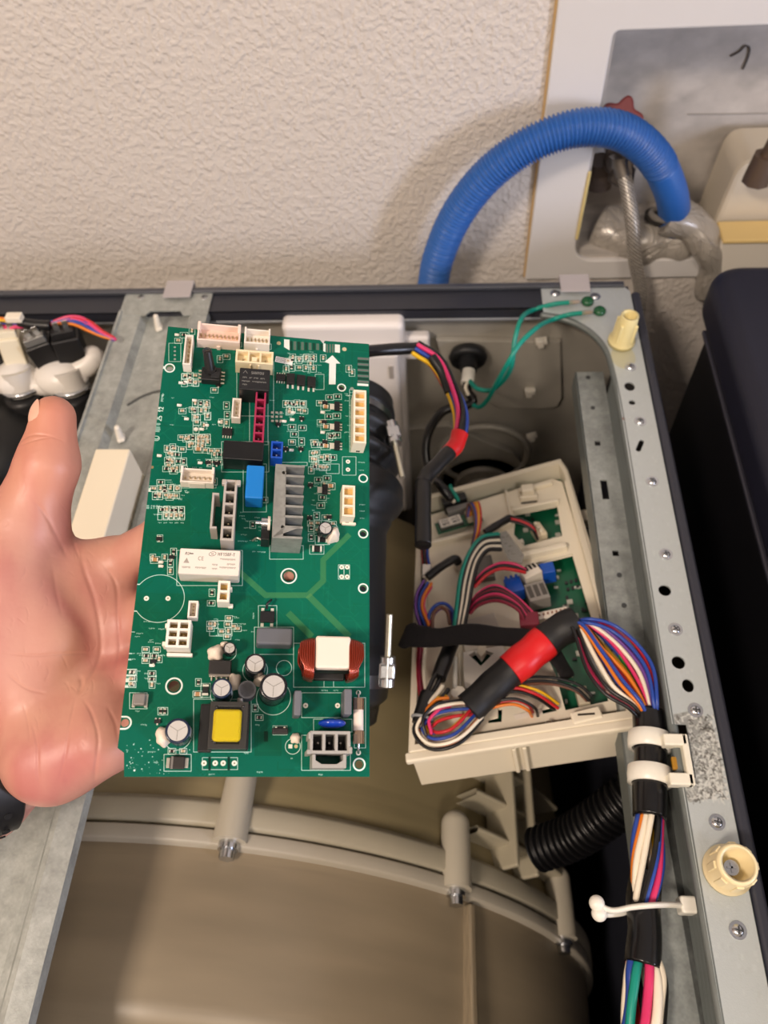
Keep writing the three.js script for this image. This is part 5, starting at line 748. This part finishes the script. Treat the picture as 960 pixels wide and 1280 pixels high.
  { // comb heat sink
    const H = 0.021, q = (x, y) => B(x, y, H), a = q(340, 672), b = q(381, 582), x0 = a[0], x1 = b[0], y0 = a[1], y1 = b[1], xs = x0 + (x1 - x0) * 0.36, n = 8, t = 0.0011, pts = [[x0, y0], [x1, y0]];
    for (let i = 0; i < n; i++) { const y = y0 + (y1 - y0 - t) * i / (n - 1); if (i) pts.push([xs, y], [x1, y]); pts.push([x1, y + t]); if (i < n - 1) pts.push([xs, y + t]); }
    pts.push([x0, y1]);
    const k = sub('heat_sink', g, V(0, 0, 0)); k.userData.label = 'silver comb shaped aluminium heat sink';
    const al = M(0xd2cec8, 0.45, 0.35, { map: zincMap });
    part('comb', ext(shapeOf(pts, [circ((x0 + xs) / 2 + 0.0016, y1 - 0.0042, 0.0009), circ((x0 + xs) / 2 + 0.0022, y0 + 0.0055, 0.0009)]), H, 0.0001), al, k);
    for (let i = 0; i < n - 1; i++) part('channel_filler', box(x1 - xs - 0.0006, (y1 - y0) / n - t, 0.001, (x1 + xs) / 2, y0 + t + (y1 - y0 - t) * (i + 0.42) / (n - 1), H * 0.55), M(0x4a524d, 0.6, 0.3), k);  // grey plates raised between the fins to set the dimness of the channels
    const tr = B(329, 668, 0.006); part('transistor', rbox(0.004, 0.009, 0.011, 0.0005, tr[0] + 0.001, tr[1], 0.006), blackPlastic, k);
    const w = B(333, 654, 0.012); part('washer', cyl(0.0034, 0.0012, 0, 0, 0, 24).rotateZ(Math.PI / 2).translate(w[0] + 0.0012, w[1], 0.012), M(0xe8e2d6, 0.4), k); part('screw', merge(cyl(0.0026, 0.003, 0, 0, 0, 16).rotateZ(Math.PI / 2).translate(w[0] - 0.0008, w[1], 0.012), cyl(0.001, 0.004, 0, 0, 0, 12).rotateZ(Math.PI / 2).translate(w[0] - 0.003, w[1], 0.012)), steel, k);
    const l = B(316, 676); part('lead', tube([V(l[0], l[1], 0.0005), V(l[0] + 0.002, l[1] + 0.0005, 0.003), V(tr[0], tr[1] - 0.002, 0.003)], 0.0006, 12, 6), M(0xcac5b6, 0.3, 0.8), k);
  }
  // electrolytic capacitors and glue
  const can = (x, y, r, h, sleeve, lab) => {
    const R = r * 0.000345, p = B(x, y, h), k = sub('capacitor', g, V(p[0], p[1], 0)); if (lab) k.userData.label = lab;
    part('sleeve', new THREE.LatheGeometry([[0, 0], [R * 0.97, 0], [R, 0.0006], [R, h * 0.12], [R * 0.95, h * 0.16], [R, h * 0.2], [R, h - 0.0006], [R * 0.95, h], [R * 0.8, h], [R * 0.78, h - 0.0003]].map((q) => new THREE.Vector2(...q)), 36).rotateX(Math.PI / 2), sleeve, k);
    part('stripe', new THREE.CylinderGeometry(R * 1.006, R * 1.006, h * 0.9, 10, 1, true, 1.2, 0.8).rotateX(Math.PI / 2).translate(0, 0, h / 2), M(0xc9cdd2, 0.4), k);
    part('can_top', cylZ(R * 0.82, 0.0006, 0, 0, h - 0.0004, 32), M(0xe4e0da, 0.32, 0.55), k);
    for (let i = 0; i < 3; i++) { const m = part('vent_groove', box(R * 0.72, 0.00022, 0.0001, R * 0.36, 0, h - 0.00003), M(0x9c978f, 0.5, 0.4), k); m.rotation.z = i * 2.094 + 0.5; }
    return k;
  };
  const cs = M(0x15171d, 0.25), cb = M(0x16243c, 0.25);
  can(287, 810, 8, 0.0075, cs); can(319, 829.5, 13, 0.016, cs); can(277, 860, 12.5, 0.014, cb); can(342, 858, 17, 0.02, cs, 'largest black capacitor with a silver top'); can(222, 913.5, 15, 0.014, cb); can(407, 660, 10, 0.0085, cs);
  { const p = B(309, 862, 0.01), k = sub('drum_inductor', g, V(p[0], p[1], 0)); part('drum', merge(cylZ(0.0039, 0.0016, 0, 0, 0.0092, 30), cylZ(0.0031, 0.01, 0, 0, 0.005, 30), cylZ(0.0039, 0.0016, 0, 0, 0.001, 30)), M(0x4a4a4e, 0.5, 0.2), k); }
  const glueM = M(0xecdccb, 0.5);
  const glue = (x, y, rx, ry, h, rot = 0) => { const p = B(x, y, h * 0.6), m = part('glue_blob', new THREE.SphereGeometry(1, 28, 18), glueM, g); const pa = m.geometry.attributes.position; for (let i = 0; i < pa.count; i++) { const s = 1 + 0.1 * Math.sin(pa.getX(i) * 5 + x) + 0.08 * Math.cos(pa.getY(i) * 7 + y); pa.setXY(i, pa.getX(i) * s, pa.getY(i) * s); } m.geometry.computeVertexNormals(); m.scale.set(rx * 0.000345, ry * 0.000345, h); m.position.set(p[0], p[1], 0.0002); m.rotation.z = rot; };
  glue(270, 815, 10.5, 11, 0.006); glue(280, 805, 6, 4, 0.005, 0.4); glue(293, 851, 8, 12, 0.007); glue(204, 920, 11, 13, 0.006, 0.3); glue(326, 850, 9, 8, 0.006); glue(417, 667, 9, 11, 0.0075, -0.5); glue(369.5, 922.5, 6.4, 6.6, 0.003); glue(300, 876, 4, 5, 0.003);
  { // bridge rectifier lying on the board
    const p = B(275, 834, 0.004), k = sub('bridge_rectifier', g, V(p[0], p[1], 0));
    part('body', rbox(0.0098, 0.0062, 0.0042, 0.0005, 0, 0, 0.0022), M(0x2a2726, 0.4), k); part('metal_face', rbox(0.0092, 0.0022, 0.0038, 0.0004, 0, -0.0032, 0.002), M(0xbdb5a8, 0.25, 0.8), k);
    for (let i = 0; i < 4; i++) part('pin', rbox(0.0007, 0.002, 0.0008, 0.0002, -0.0035 + i * 0.0022, -0.0045, 0.0005), M(0xd8d3c4, 0.3, 0.8), k);
  }
  { const p = B(174, 874, 0.004), k = sub('power_inductor', g, V(p[0], p[1], 0)); part('case', rbox(0.0052, 0.0052, 0.0042, 0.0008, 0, 0, 0.0022), M(0x8d8783, 0.4, 0.4), k); for (const s of [-1, 1]) part('terminal', rbox(0.0014, 0.0058, 0.0008, 0.0002, s * 0.0026, -0.0002, 0.0005), M(0xd8d4c8, 0.3, 0.7), k); }
  { const p = B(221, 953, 0.004), k = sub('power_diode', g, V(p[0], p[1], 0)); part('body', rbox(0.0062, 0.0052, 0.0026, 0.0005, 0, 0, 0.0015), M(0x2a2522, 0.4), k); for (const s of [-1, 1]) part('terminal', rbox(0.0016, 0.0042, 0.0012, 0.0003, s * 0.0038, 0, 0.0007), M(0xd5d0c2, 0.3, 0.7), k); part('band', box(0.0009, 0.0051, 0.00005, -0.0021, 0, 0.00281), M(0x77716b, 0.5), k); }
  { // transformer
    const H = 0.014, a = B(259, 936, H), b = B(311, 877, H), k = sub('transformer', g, V((a[0] + b[0]) / 2, (a[1] + b[1]) / 2, 0)), w = b[0] - a[0], d = b[1] - a[1]; k.userData.label = 'black transformer wrapped in yellow tape';
    const core = M(0x3b3936, 0.35, 0.25);
    part('core', ext(shapeOf(rectPts(-w / 2, -d / 2, w / 2, d / 2), [rectPts(-w / 2 + 0.003, -d / 2 + 0.0022, w / 2 - 0.003, d / 2 - 0.0022)]), 0.006, 0.0003).translate(0, 0, H - 0.0065), core, k);
    part('bobbin', merge(rbox(w - 0.0055, d - 0.004, 0.0012, 0.0003, 0, 0, H - 0.0022), rbox(0.0056, d + 0.0005, 0.0055, 0.0006, -w / 2 - 0.0016, -0.0006, 0.005), rbox(0.0035, d, 0.0055, 0.0006, w / 2 - 0.001, 0, 0.005), rbox(w, d * 0.9, 0.005, 0.0008, 0, 0, 0.004)), M(0x1b1a19, 0.35), k);
    part('yellow_tape', rbox(w * 0.74, d * 0.68, H - 0.0035, 0.0016, -w * 0.03, -0.0002, (H + 0.0065) / 2, 3), M(0xf0d418, 0.28, 0, { bumpMap: grainBump, bumpScale: 0.0002 }), k);
    for (const [x, y] of [[-0.34, 0.38], [-0.38, -0.32], [-0.34, -0.36], [0.36, 0.4]]) part('solder_bead', new THREE.SphereGeometry(0.0009, 12, 8).translate(x * w, y * d, H - 0.001), M(0x2a2826, 0.2), k);
    for (let i = 0; i < 4; i++) part('pin', rbox(0.0008, 0.0008, 0.003, 0.0002, -w / 2 - 0.003, -d / 2 + 0.003 + i * 0.004, 0.0015), steel, k);
  }
  { // copper wound choke
    const H = 0.017, a = B(374, 846, H), b = B(455, 797, H), k = sub('choke_coil', g, V((a[0] + b[0]) / 2, (a[1] + b[1]) / 2, 0)), w = b[0] - a[0], d = b[1] - a[1], cop = M(0x8a2a10, 0.25, 0.5, { clearcoat: 0.6, clearcoatRoughness: 0.1 }); k.userData.label = 'choke with dark red copper windings and a white centre';
    part('core', rbox(w * 0.86, d * 0.62, H * 0.7, 0.004, 0, 0, H * 0.48, 3), M(0x1a1918, 0.5), k);
    part('white_cover', rbox(w * 0.55, d * 0.8, H * 0.42, 0.0012, 0.0005, 0.0022, H * 0.8, 3), M(0xefdfcf, 0.5), k);
    for (const s of [-1, 1]) for (let i = 0; i < 7; i++) {
      const x = s * w * (0.285 + i * 0.0335), f = i / 6, dy = d * (0.5 - 0.07 * f * f), zt = H * (1 - 0.12 * f * f), pull = -s * w * 0.05 * f, q = [];
      for (let j = 0; j < 20; j++) { const t = j / 20 * Math.PI * 2, cy = Math.cos(t), cz = Math.sin(t), e = (v) => Math.sign(v) * Math.pow(Math.abs(v), 0.5); q.push(V(x + (e(cy) < -0.5 ? pull * 1.4 : 0) + (e(cy) > 0.8 ? pull * 0.5 : 0), e(cy) * dy, H * 0.5 + e(cz) * zt * 0.5)); }
      part('winding', new THREE.TubeGeometry(new THREE.CatmullRomCurve3(q, true), 64, 0.00052, 8, true), cop, k);
    }
    part('base', rbox(w * 0.5, d * 0.5, 0.003, 0.0008, 0, -d * 0.2, 0.002), M(0x222120, 0.5), k);
  }
  { const p = B(416, 903, 0.011), k = sub('varistor', g, V(p[0], p[1], 0)); part('disc', new THREE.SphereGeometry(1, 32, 20).scale(0.0062, 0.0022, 0.006).translate(0, 0, 0.0075), M(0x0b3aa8, 0.22, 0, { clearcoat: 0.6 }), k); for (const s of [-1, 1]) part('lead', rod(V(s * 0.003, 0, 0), V(s * 0.003, 0, 0.004), 0.0005), steel, k); }
  { // glass fuse
    const H = 0.004, a = BD.l(448, 873, H), b = BD.l(448, 930, H), k = sub('fuse', g, V(0, 0, 0)), L2 = (t) => a.clone().lerp(b, t); k.userData.label = 'white tube fuse with shiny end caps';
    part('tube', rod(L2(0.2), L2(0.75), 0.0023, 0.0023, 20), M(0xeee0d4, 0.35), k); for (const [s, e] of [[0, 0.26], [0.72, 1]]) part('end_cap', rod(L2(s), L2(e), 0.0026, 0.0026, 20), M(0xd3b7a0, 0.2, 1), k);
    for (const [s, q] of [[a, [448, 865]], [b, [448, 941]]]) part('lead', tube([s, BD.l(448, q[1] * 0.6 + (s === a ? 873 : 930) * 0.4, 0.003), BD.l(q[0], q[1], 0.0004)], 0.0006, 12, 8), steel, k);
  }
  part('jumper_wire', tube([BD.l(333.5, 760, 0.003), BD.l(334, 755, 0.004), BD.l(337, 752, 0.004), BD.l(339, 750, 0.003)], 0.0006, 12, 6), blackPlastic, g);
  part('resistor', rbox(0.007, 0.0026, 0.0024, 0.0005).translate(...BD.l(350, 914, 0.0014).toArray()), M(0x2d2a2a, 0.4), g);
}
// ---------- the hand ----------
{
  const P = (x, y, d) => at(x, y, d);
  const bones = [];   // [a, b, ra, rb, blend]
  const bone = (a, b, ra, rb, k = 0.008) => bones.push([a, b, ra, rb, k]);
  const chain = (pts, rs, k) => { for (let i = 1; i < pts.length; i++) bone(pts[i - 1], pts[i], rs[i - 1], rs[i], k); };
  const wrist = P(-28, 988, 0.384), w2 = P(-24, 985, 0.382), back = V(-0.75, -0.12, 0.65).normalize().applyMatrix4(toWorld);
  // thumb
  const tCMC = P(-20, 800, 0.375), tMCP = P(30, 665, 0.378), tIP = P(60, 580, 0.372), tTip = P(67, 522, 0.372);
  chain([wrist, tCMC, tMCP], [0.0225, 0.026, 0.0205], 0.014); chain([tMCP, tIP, tTip], [0.0195, 0.0138, 0.0104], 0.006);
  bone(P(10, 730, 0.372), P(66, 800, 0.372), 0.022, 0.02, 0.012); bone(P(-10, 790, 0.372), P(40, 860, 0.370), 0.025, 0.022, 0.012);
  // palm
  const mc = [P(142, 708, 0.392), P(162, 780, 0.386), P(168, 850, 0.374), P(160, 915, 0.361)];
  mc.forEach((m, i) => bone(i < 2 ? wrist : w2, m, 0.0175, [0.0135, 0.0135, 0.0125, 0.0115][i], 0.012));
  bone(P(48, 712, 0.384), mc[0], 0.013, 0.0125, 0.01); bone(P(70, 730, 0.386), mc[1], 0.014, 0.0125, 0.012);
  bone(P(68, 936, 0.366), P(66, 944, 0.359), 0.0215, 0.0195, 0.012); bone(P(66, 944, 0.359), P(124, 926, 0.352), 0.0195, 0.016, 0.012); bone(P(60, 905, 0.372), P(125, 890, 0.366), 0.019, 0.017, 0.012);
  // four fingers under the board
  const F = (l) => l.map((p) => BD.w(p[0], p[1], p[2]));
  const fin = [[[205, 668, -0.0115], [300, 622, -0.0105], [352, 600, -0.0098], [392, 584, -0.0092], [0.0098, 0.009, 0.0082, 0.0068]], [[230, 748, -0.0118], [330, 724, -0.0108], [388, 708, -0.0098], [430, 696, -0.0092], [0.01, 0.0092, 0.0083, 0.007]], [[228, 822, -0.0112], [318, 815, -0.0104], [372, 806, -0.0096], [410, 800, -0.009], [0.0094, 0.0088, 0.008, 0.0066]], [[212, 896, -0.0104], [278, 894, -0.0096], [318, 890, -0.0088], [346, 886, -0.0082], [0.0084, 0.0078, 0.007, 0.006]]];
  fin.forEach((f, i) => { const p = F(f.slice(0, 4)); chain([mc[i], ...p], [[0.0125, 0.013, 0.0125, 0.0115][i], ...f[4]], 0.004); });
  // forearm
  const fore = wrist.clone().addScaledVector(back, 0.055), elbow = wrist.clone().addScaledVector(back, 0.27);
  chain([wrist, fore], [0.0225, 0.0245], 0.012);
  const lo = V(1e9, 1e9, 1e9), hi = V(-1e9, -1e9, -1e9);
  for (const [a, b, ra, rb] of bones) for (const [p, r] of [[a, ra], [b, rb]]) { lo.min(p.clone().subScalar(r)); hi.max(p.clone().addScalar(r)); }
  const N = 132, size = Math.max(hi.x - lo.x, hi.y - lo.y, hi.z - lo.z) + 0.02, mid = lo.clone().add(hi).multiplyScalar(0.5), mcb = new MarchingCubes(N, new THREE.MeshBasicMaterial(), false, false, 400000);
  mcb.isolation = 0;
  const cell = size / N, cav = [[P(96, 855, 0.342), 0.013], [P(100, 800, 0.345), 0.010]], crease = [];
  const cr = (l, r) => { for (let i = 1; i < l.length; i++) crease.push([l[i - 1], l[i], r]); };
  for (let z = 0; z < N; z++) for (let y = 0; y < N; y++) for (let x = 0; x < N; x++) {
    const px = mid.x + (x / N - 0.5) * size, py = mid.y + (y / N - 0.5) * size, pz = mid.z + (z / N - 0.5) * size; let d = 1;
    for (const [a, b, ra, rb, k] of bones) {
      const bx = b.x - a.x, by = b.y - a.y, bz = b.z - a.z, qx = px - a.x, qy = py - a.y, qz = pz - a.z, t = Math.max(0, Math.min(1, (qx * bx + qy * by + qz * bz) / (bx * bx + by * by + bz * bz)));
      const ex = qx - bx * t, ey = qy - by * t, ez = qz - bz * t, s = Math.sqrt(ex * ex + ey * ey + ez * ez) - (ra + (rb - ra) * t);
      if (s > d + k) continue;
      const h = Math.max(k - Math.abs(d - s), 0) / k; d = Math.min(d, s) - h * h * k * 0.25;
    }
    // the board lies against the fingers: keep the flesh below its underside
    const n = (px - BD.o.x) * BD.n.x + (py - BD.o.y) * BD.n.y + (pz - BD.o.z) * BD.n.z, u = (px - BD.o.x) * BD.u.x + (py - BD.o.y) * BD.u.y + (pz - BD.o.z) * BD.u.z;
    if (n > -0.002 && u > 0.0) d = Math.max(d, Math.min(n + 0.002, u + 0.0));
    mcb.field[x + y * N + z * N * N] = -d;
  }
  mcb.update();
  const cnt = mcb.count ?? mcb.geometry.drawRange.count, pos = new Float32Array(cnt * 3), nor = new Float32Array(cnt * 3), uv = new Float32Array(cnt * 2), col = new Float32Array(cnt * 3);
  const v = V(), c0 = new THREE.Color(0xc38a7a), c1 = new THREE.Color(0xb57069), c2 = new THREE.Color(0xca9682), cc = new THREE.Color();
  for (let i = 0; i < cnt; i++) {
    v.set(mcb.positionArray[i * 3], mcb.positionArray[i * 3 + 1], mcb.positionArray[i * 3 + 2]).multiplyScalar(size / 2).add(mid);
    pos.set([v.x, v.y, v.z], i * 3); nor.set(mcb.normalArray.subarray(i * 3, i * 3 + 3), i * 3);
    const q = v.clone().applyMatrix4(BD.i); uv.set([q.x + 0.15, q.y + 0.05], i * 2);
    const m = fbm(v.x * 55 + 40, v.y * 55 + v.z * 55 + 40, 999, 61, 4); cc.copy(c0).lerp(m > 0.5 ? c1 : c2, Math.min(1, Math.abs(m - 0.5) * 3.2));
    const tip = Math.min(...[tTip, tIP].map((t, j) => t.distanceTo(v) + j * 0.008)); cc.lerp(new THREE.Color(0xd88a68), smooth(0.05, 0.0, tip) * 0.5);
    cc.toArray(col, i * 3);
  }
  const g = new THREE.BufferGeometry();
  g.setAttribute('position', new THREE.BufferAttribute(pos, 3)); g.setAttribute('normal', new THREE.BufferAttribute(nor, 3)); g.setAttribute('uv', new THREE.BufferAttribute(uv, 2)); g.setAttribute('color', new THREE.BufferAttribute(col, 3));
  const armL = fore.clone().lerp(elbow, 0.5), arm = paint(sweep([wrist.clone(), fore, armL, elbow], 40, 36, (t) => (t < 0.94 ? 0.0195 + 0.0062 * smooth(0, 0.2, t) + 0.0145 * t : 0.0395 * Math.sqrt(Math.max(0.02, 1 - ((t - 0.94) / 0.06) ** 2)))), 0xc08673);
  const flesh = mergeGeometries([g, arm]);
  // fine skin relief: pores, and the folds of palm and thumb, softened before use
  const KW = 700, KH = 900, SK = 2500, hm = new Float32Array(KW * KH), sk = (a, b) => { const p = BD.px(a, b, -0.01); return [(p[0] + 0.15) * SK, (p[1] + 0.05) * SK]; };
  const fold = (l, w, dk) => { const c = new THREE.CatmullRomCurve3(l.map((p) => V(...sk(p[0], p[1]), 0))), n = 90; for (let i = 0; i <= n; i++) { const p = c.getPoint(i / n), r = w * 0.5, f = dk * Math.min(1, 5 * Math.min(i, n - i) / n); for (let y = Math.floor(p.y - 3 * r); y <= p.y + 3 * r; y++) for (let x = Math.floor(p.x - 3 * r); x <= p.x + 3 * r; x++) if (x >= 0 && y >= 0 && x < KW && y < KH) { const q = Math.exp(-((x - p.x) ** 2 + (y - p.y) ** 2) / (r * r)) * f; if (q > hm[y * KW + x]) hm[y * KW + x] = q; } } };
  fold([[30, 572], [46, 568], [68, 569], [92, 573]], 3, 0.5); fold([[34, 577], [58, 574], [88, 568]], 2.5, 0.4); fold([[46, 632], [60, 650], [70, 672], [78, 692]], 5, 0.5); fold([[78, 640], [84, 668], [94, 692]], 4, 0.4);
  fold([[92, 672], [99, 705], [112, 745], [117, 790], [108, 832], [94, 856]], 6, 0.8); fold([[120, 692], [136, 715], [141, 760], [140, 810], [134, 850]], 5, 0.6);
  fold([[0, 814], [40, 816], [80, 811], [104, 806]], 3, 0.4); fold([[90, 838], [94, 850], [91, 864]], 6, 0.9); fold([[96, 868], [112, 892], [121, 922], [116, 955], [104, 985]], 4, 0.6); fold([[88, 866], [84, 900], [78, 940], [62, 985]], 3.5, 0.4); fold([[130, 880], [142, 905], [146, 935]], 4, 0.4); fold([[0, 838], [24, 856], [50, 862]], 3, 0.4); fold([[30, 900], [40, 930], [38, 985]], 4, 0.5); fold([[18, 875], [26, 905], [30, 925]], 3, 0.4); fold([[60, 700], [66, 740], [74, 770]], 4, 0.3);
  for (let i = 0; i < 60; i++) { const a = rr(5, 135), b = rr(600, 970), dx = rr(-10, 10), dy = rr(6, 22); fold([[a, b], [a + dx * 0.4 + 2, b + dy * 0.5], [a + dx, b + dy]], rr(1.5, 2.5), rr(0.08, 0.2)); }
  const hd = new Uint8Array(KW * KH * 4); for (let i = 0; i < KW * KH; i++) { const x = i % KW, y = i / KW | 0, v = 215 - 190 * hm[i] + 26 * (fbm(x / 5, y / 5, 9999, 71, 2) - 0.5) + 20 * (fbm(x / 26, y / 40, 9999, 75, 2) - 0.5); hd[i * 4] = hd[i * 4 + 1] = hd[i * 4 + 2] = Math.max(0, Math.min(255, v)); hd[i * 4 + 3] = 255; }
  const bt = new THREE.DataTexture(hd, KW, KH); bt.wrapS = bt.wrapT = THREE.RepeatWrapping; bt.magFilter = THREE.LinearFilter; bt.repeat.set(SK / KW, SK / KH); bt.needsUpdate = true;
  const skin = new THREE.MeshPhysicalMaterial({ color: 0xffffff, vertexColors: true, roughness: 0.46, bumpMap: bt, bumpScale: 0.0008, sheen: 0.2, sheenColor: new THREE.Color(0xff9a80), sheenRoughness: 0.5 });
  const h = thing('person', 'left hand with thumb up and fingers under the green circuit board', 'person');
  part('hand', flesh, skin, h);
  { // thumb nail: a curved plate let into the side of the tip
    const c = P(49, 515, 0.368), tg = tTip.clone().sub(tIP).normalize(), side = P(30, 517, 0.372).sub(P(67, 522, 0.372)).normalize(), up = V(0, 0, 1).applyMatrix4(new THREE.Matrix4().extractRotation(toWorld));
    const nn = side.clone().multiplyScalar(0.8).addScaledVector(up, 0.62).normalize(), bx = tg.clone().cross(nn).normalize(), by = nn.clone().cross(bx);
    const o = tTip.clone().addScaledVector(tg, -0.001), geo = new THREE.SphereGeometry(1, 28, 18, 0, Math.PI * 2, 0, 0.75).rotateX(Math.PI / 2).scale(0.0092, 0.0125, 0.0106);
    geo.applyMatrix4(new THREE.Matrix4().makeBasis(bx, by, nn).setPosition(o.clone().addScaledVector(nn, 0.0006)));
    part('thumb_nail', geo, M(0xe8b39c, 0.28, 0, { clearcoat: 0.3 }), h);
  }
  // watch strap round the wrist
  const ctr0 = wrist.clone(), ax = fore.clone().sub(wrist).normalize(), zv = ctr0.clone().sub(CAM).normalize().cross(ax).normalize(), q = new THREE.Quaternion().setFromRotationMatrix(new THREE.Matrix4().makeBasis(zv, ax, zv.clone().cross(ax))), ctr = P(-30, 968, 0.374);
  const wt = thing('wristwatch', 'black rubber watch strap round the wrist at the left edge', 'watch');
  const pr = [[0.0275, -0.0125], [0.031, -0.0135], [0.0332, -0.012], [0.0335, 0], [0.0332, 0.012], [0.031, 0.0135], [0.0275, 0.0125], [0.0275, -0.0125]].map((p) => new THREE.Vector2(...p));
  const bandM = part('strap', new THREE.LatheGeometry(pr, 72), M(0x141416, 0.5), wt);
  bandM.position.copy(ctr); bandM.quaternion.copy(q); bandM.scale.set(0.94, 1, 1);
  for (let i = 0; i < 16; i++) for (const s of [-0.005, 0.005]) { const a = i / 16 * Math.PI * 2, m = part('strap_hole', cyl(0.0019, 0.0008, 0, 0, 0, 12).rotateX(Math.PI / 2).translate(0, 0, 0.0333), M(0x050506, 0.8), wt); m.position.copy(ctr).add(V(0, s, 0).applyQuaternion(q)); m.scale.setScalar(0.975); m.quaternion.copy(q).multiply(new THREE.Quaternion().setFromAxisAngle(V(0, 1, 0), a)); }
}
// ---------- every thing gets its origin at its own base; shadows on ----------
scene.updateMatrixWorld(true);
for (const o of [...scene.children]) {
  if (o.userData.kind === 'structure' || o.isLight || o.isCamera || o.userData.placed) continue;
  if (o.position.lengthSq() > 0 || o.rotation.x || o.rotation.y || o.rotation.z) continue;
  const b = new THREE.Box3().setFromObject(o); if (b.isEmpty()) continue;
  const c = V((b.min.x + b.max.x) / 2, b.min.y, (b.min.z + b.max.z) / 2);
  o.position.copy(c);
  if (o.isMesh) o.geometry.translate(-c.x, -c.y, -c.z);
  for (const k of o.children) k.position.sub(c);
}
scene.traverse((o) => { if (o.isMesh) { o.castShadow = true; o.receiveShadow = true; } });
renderer.render(scene, camera);
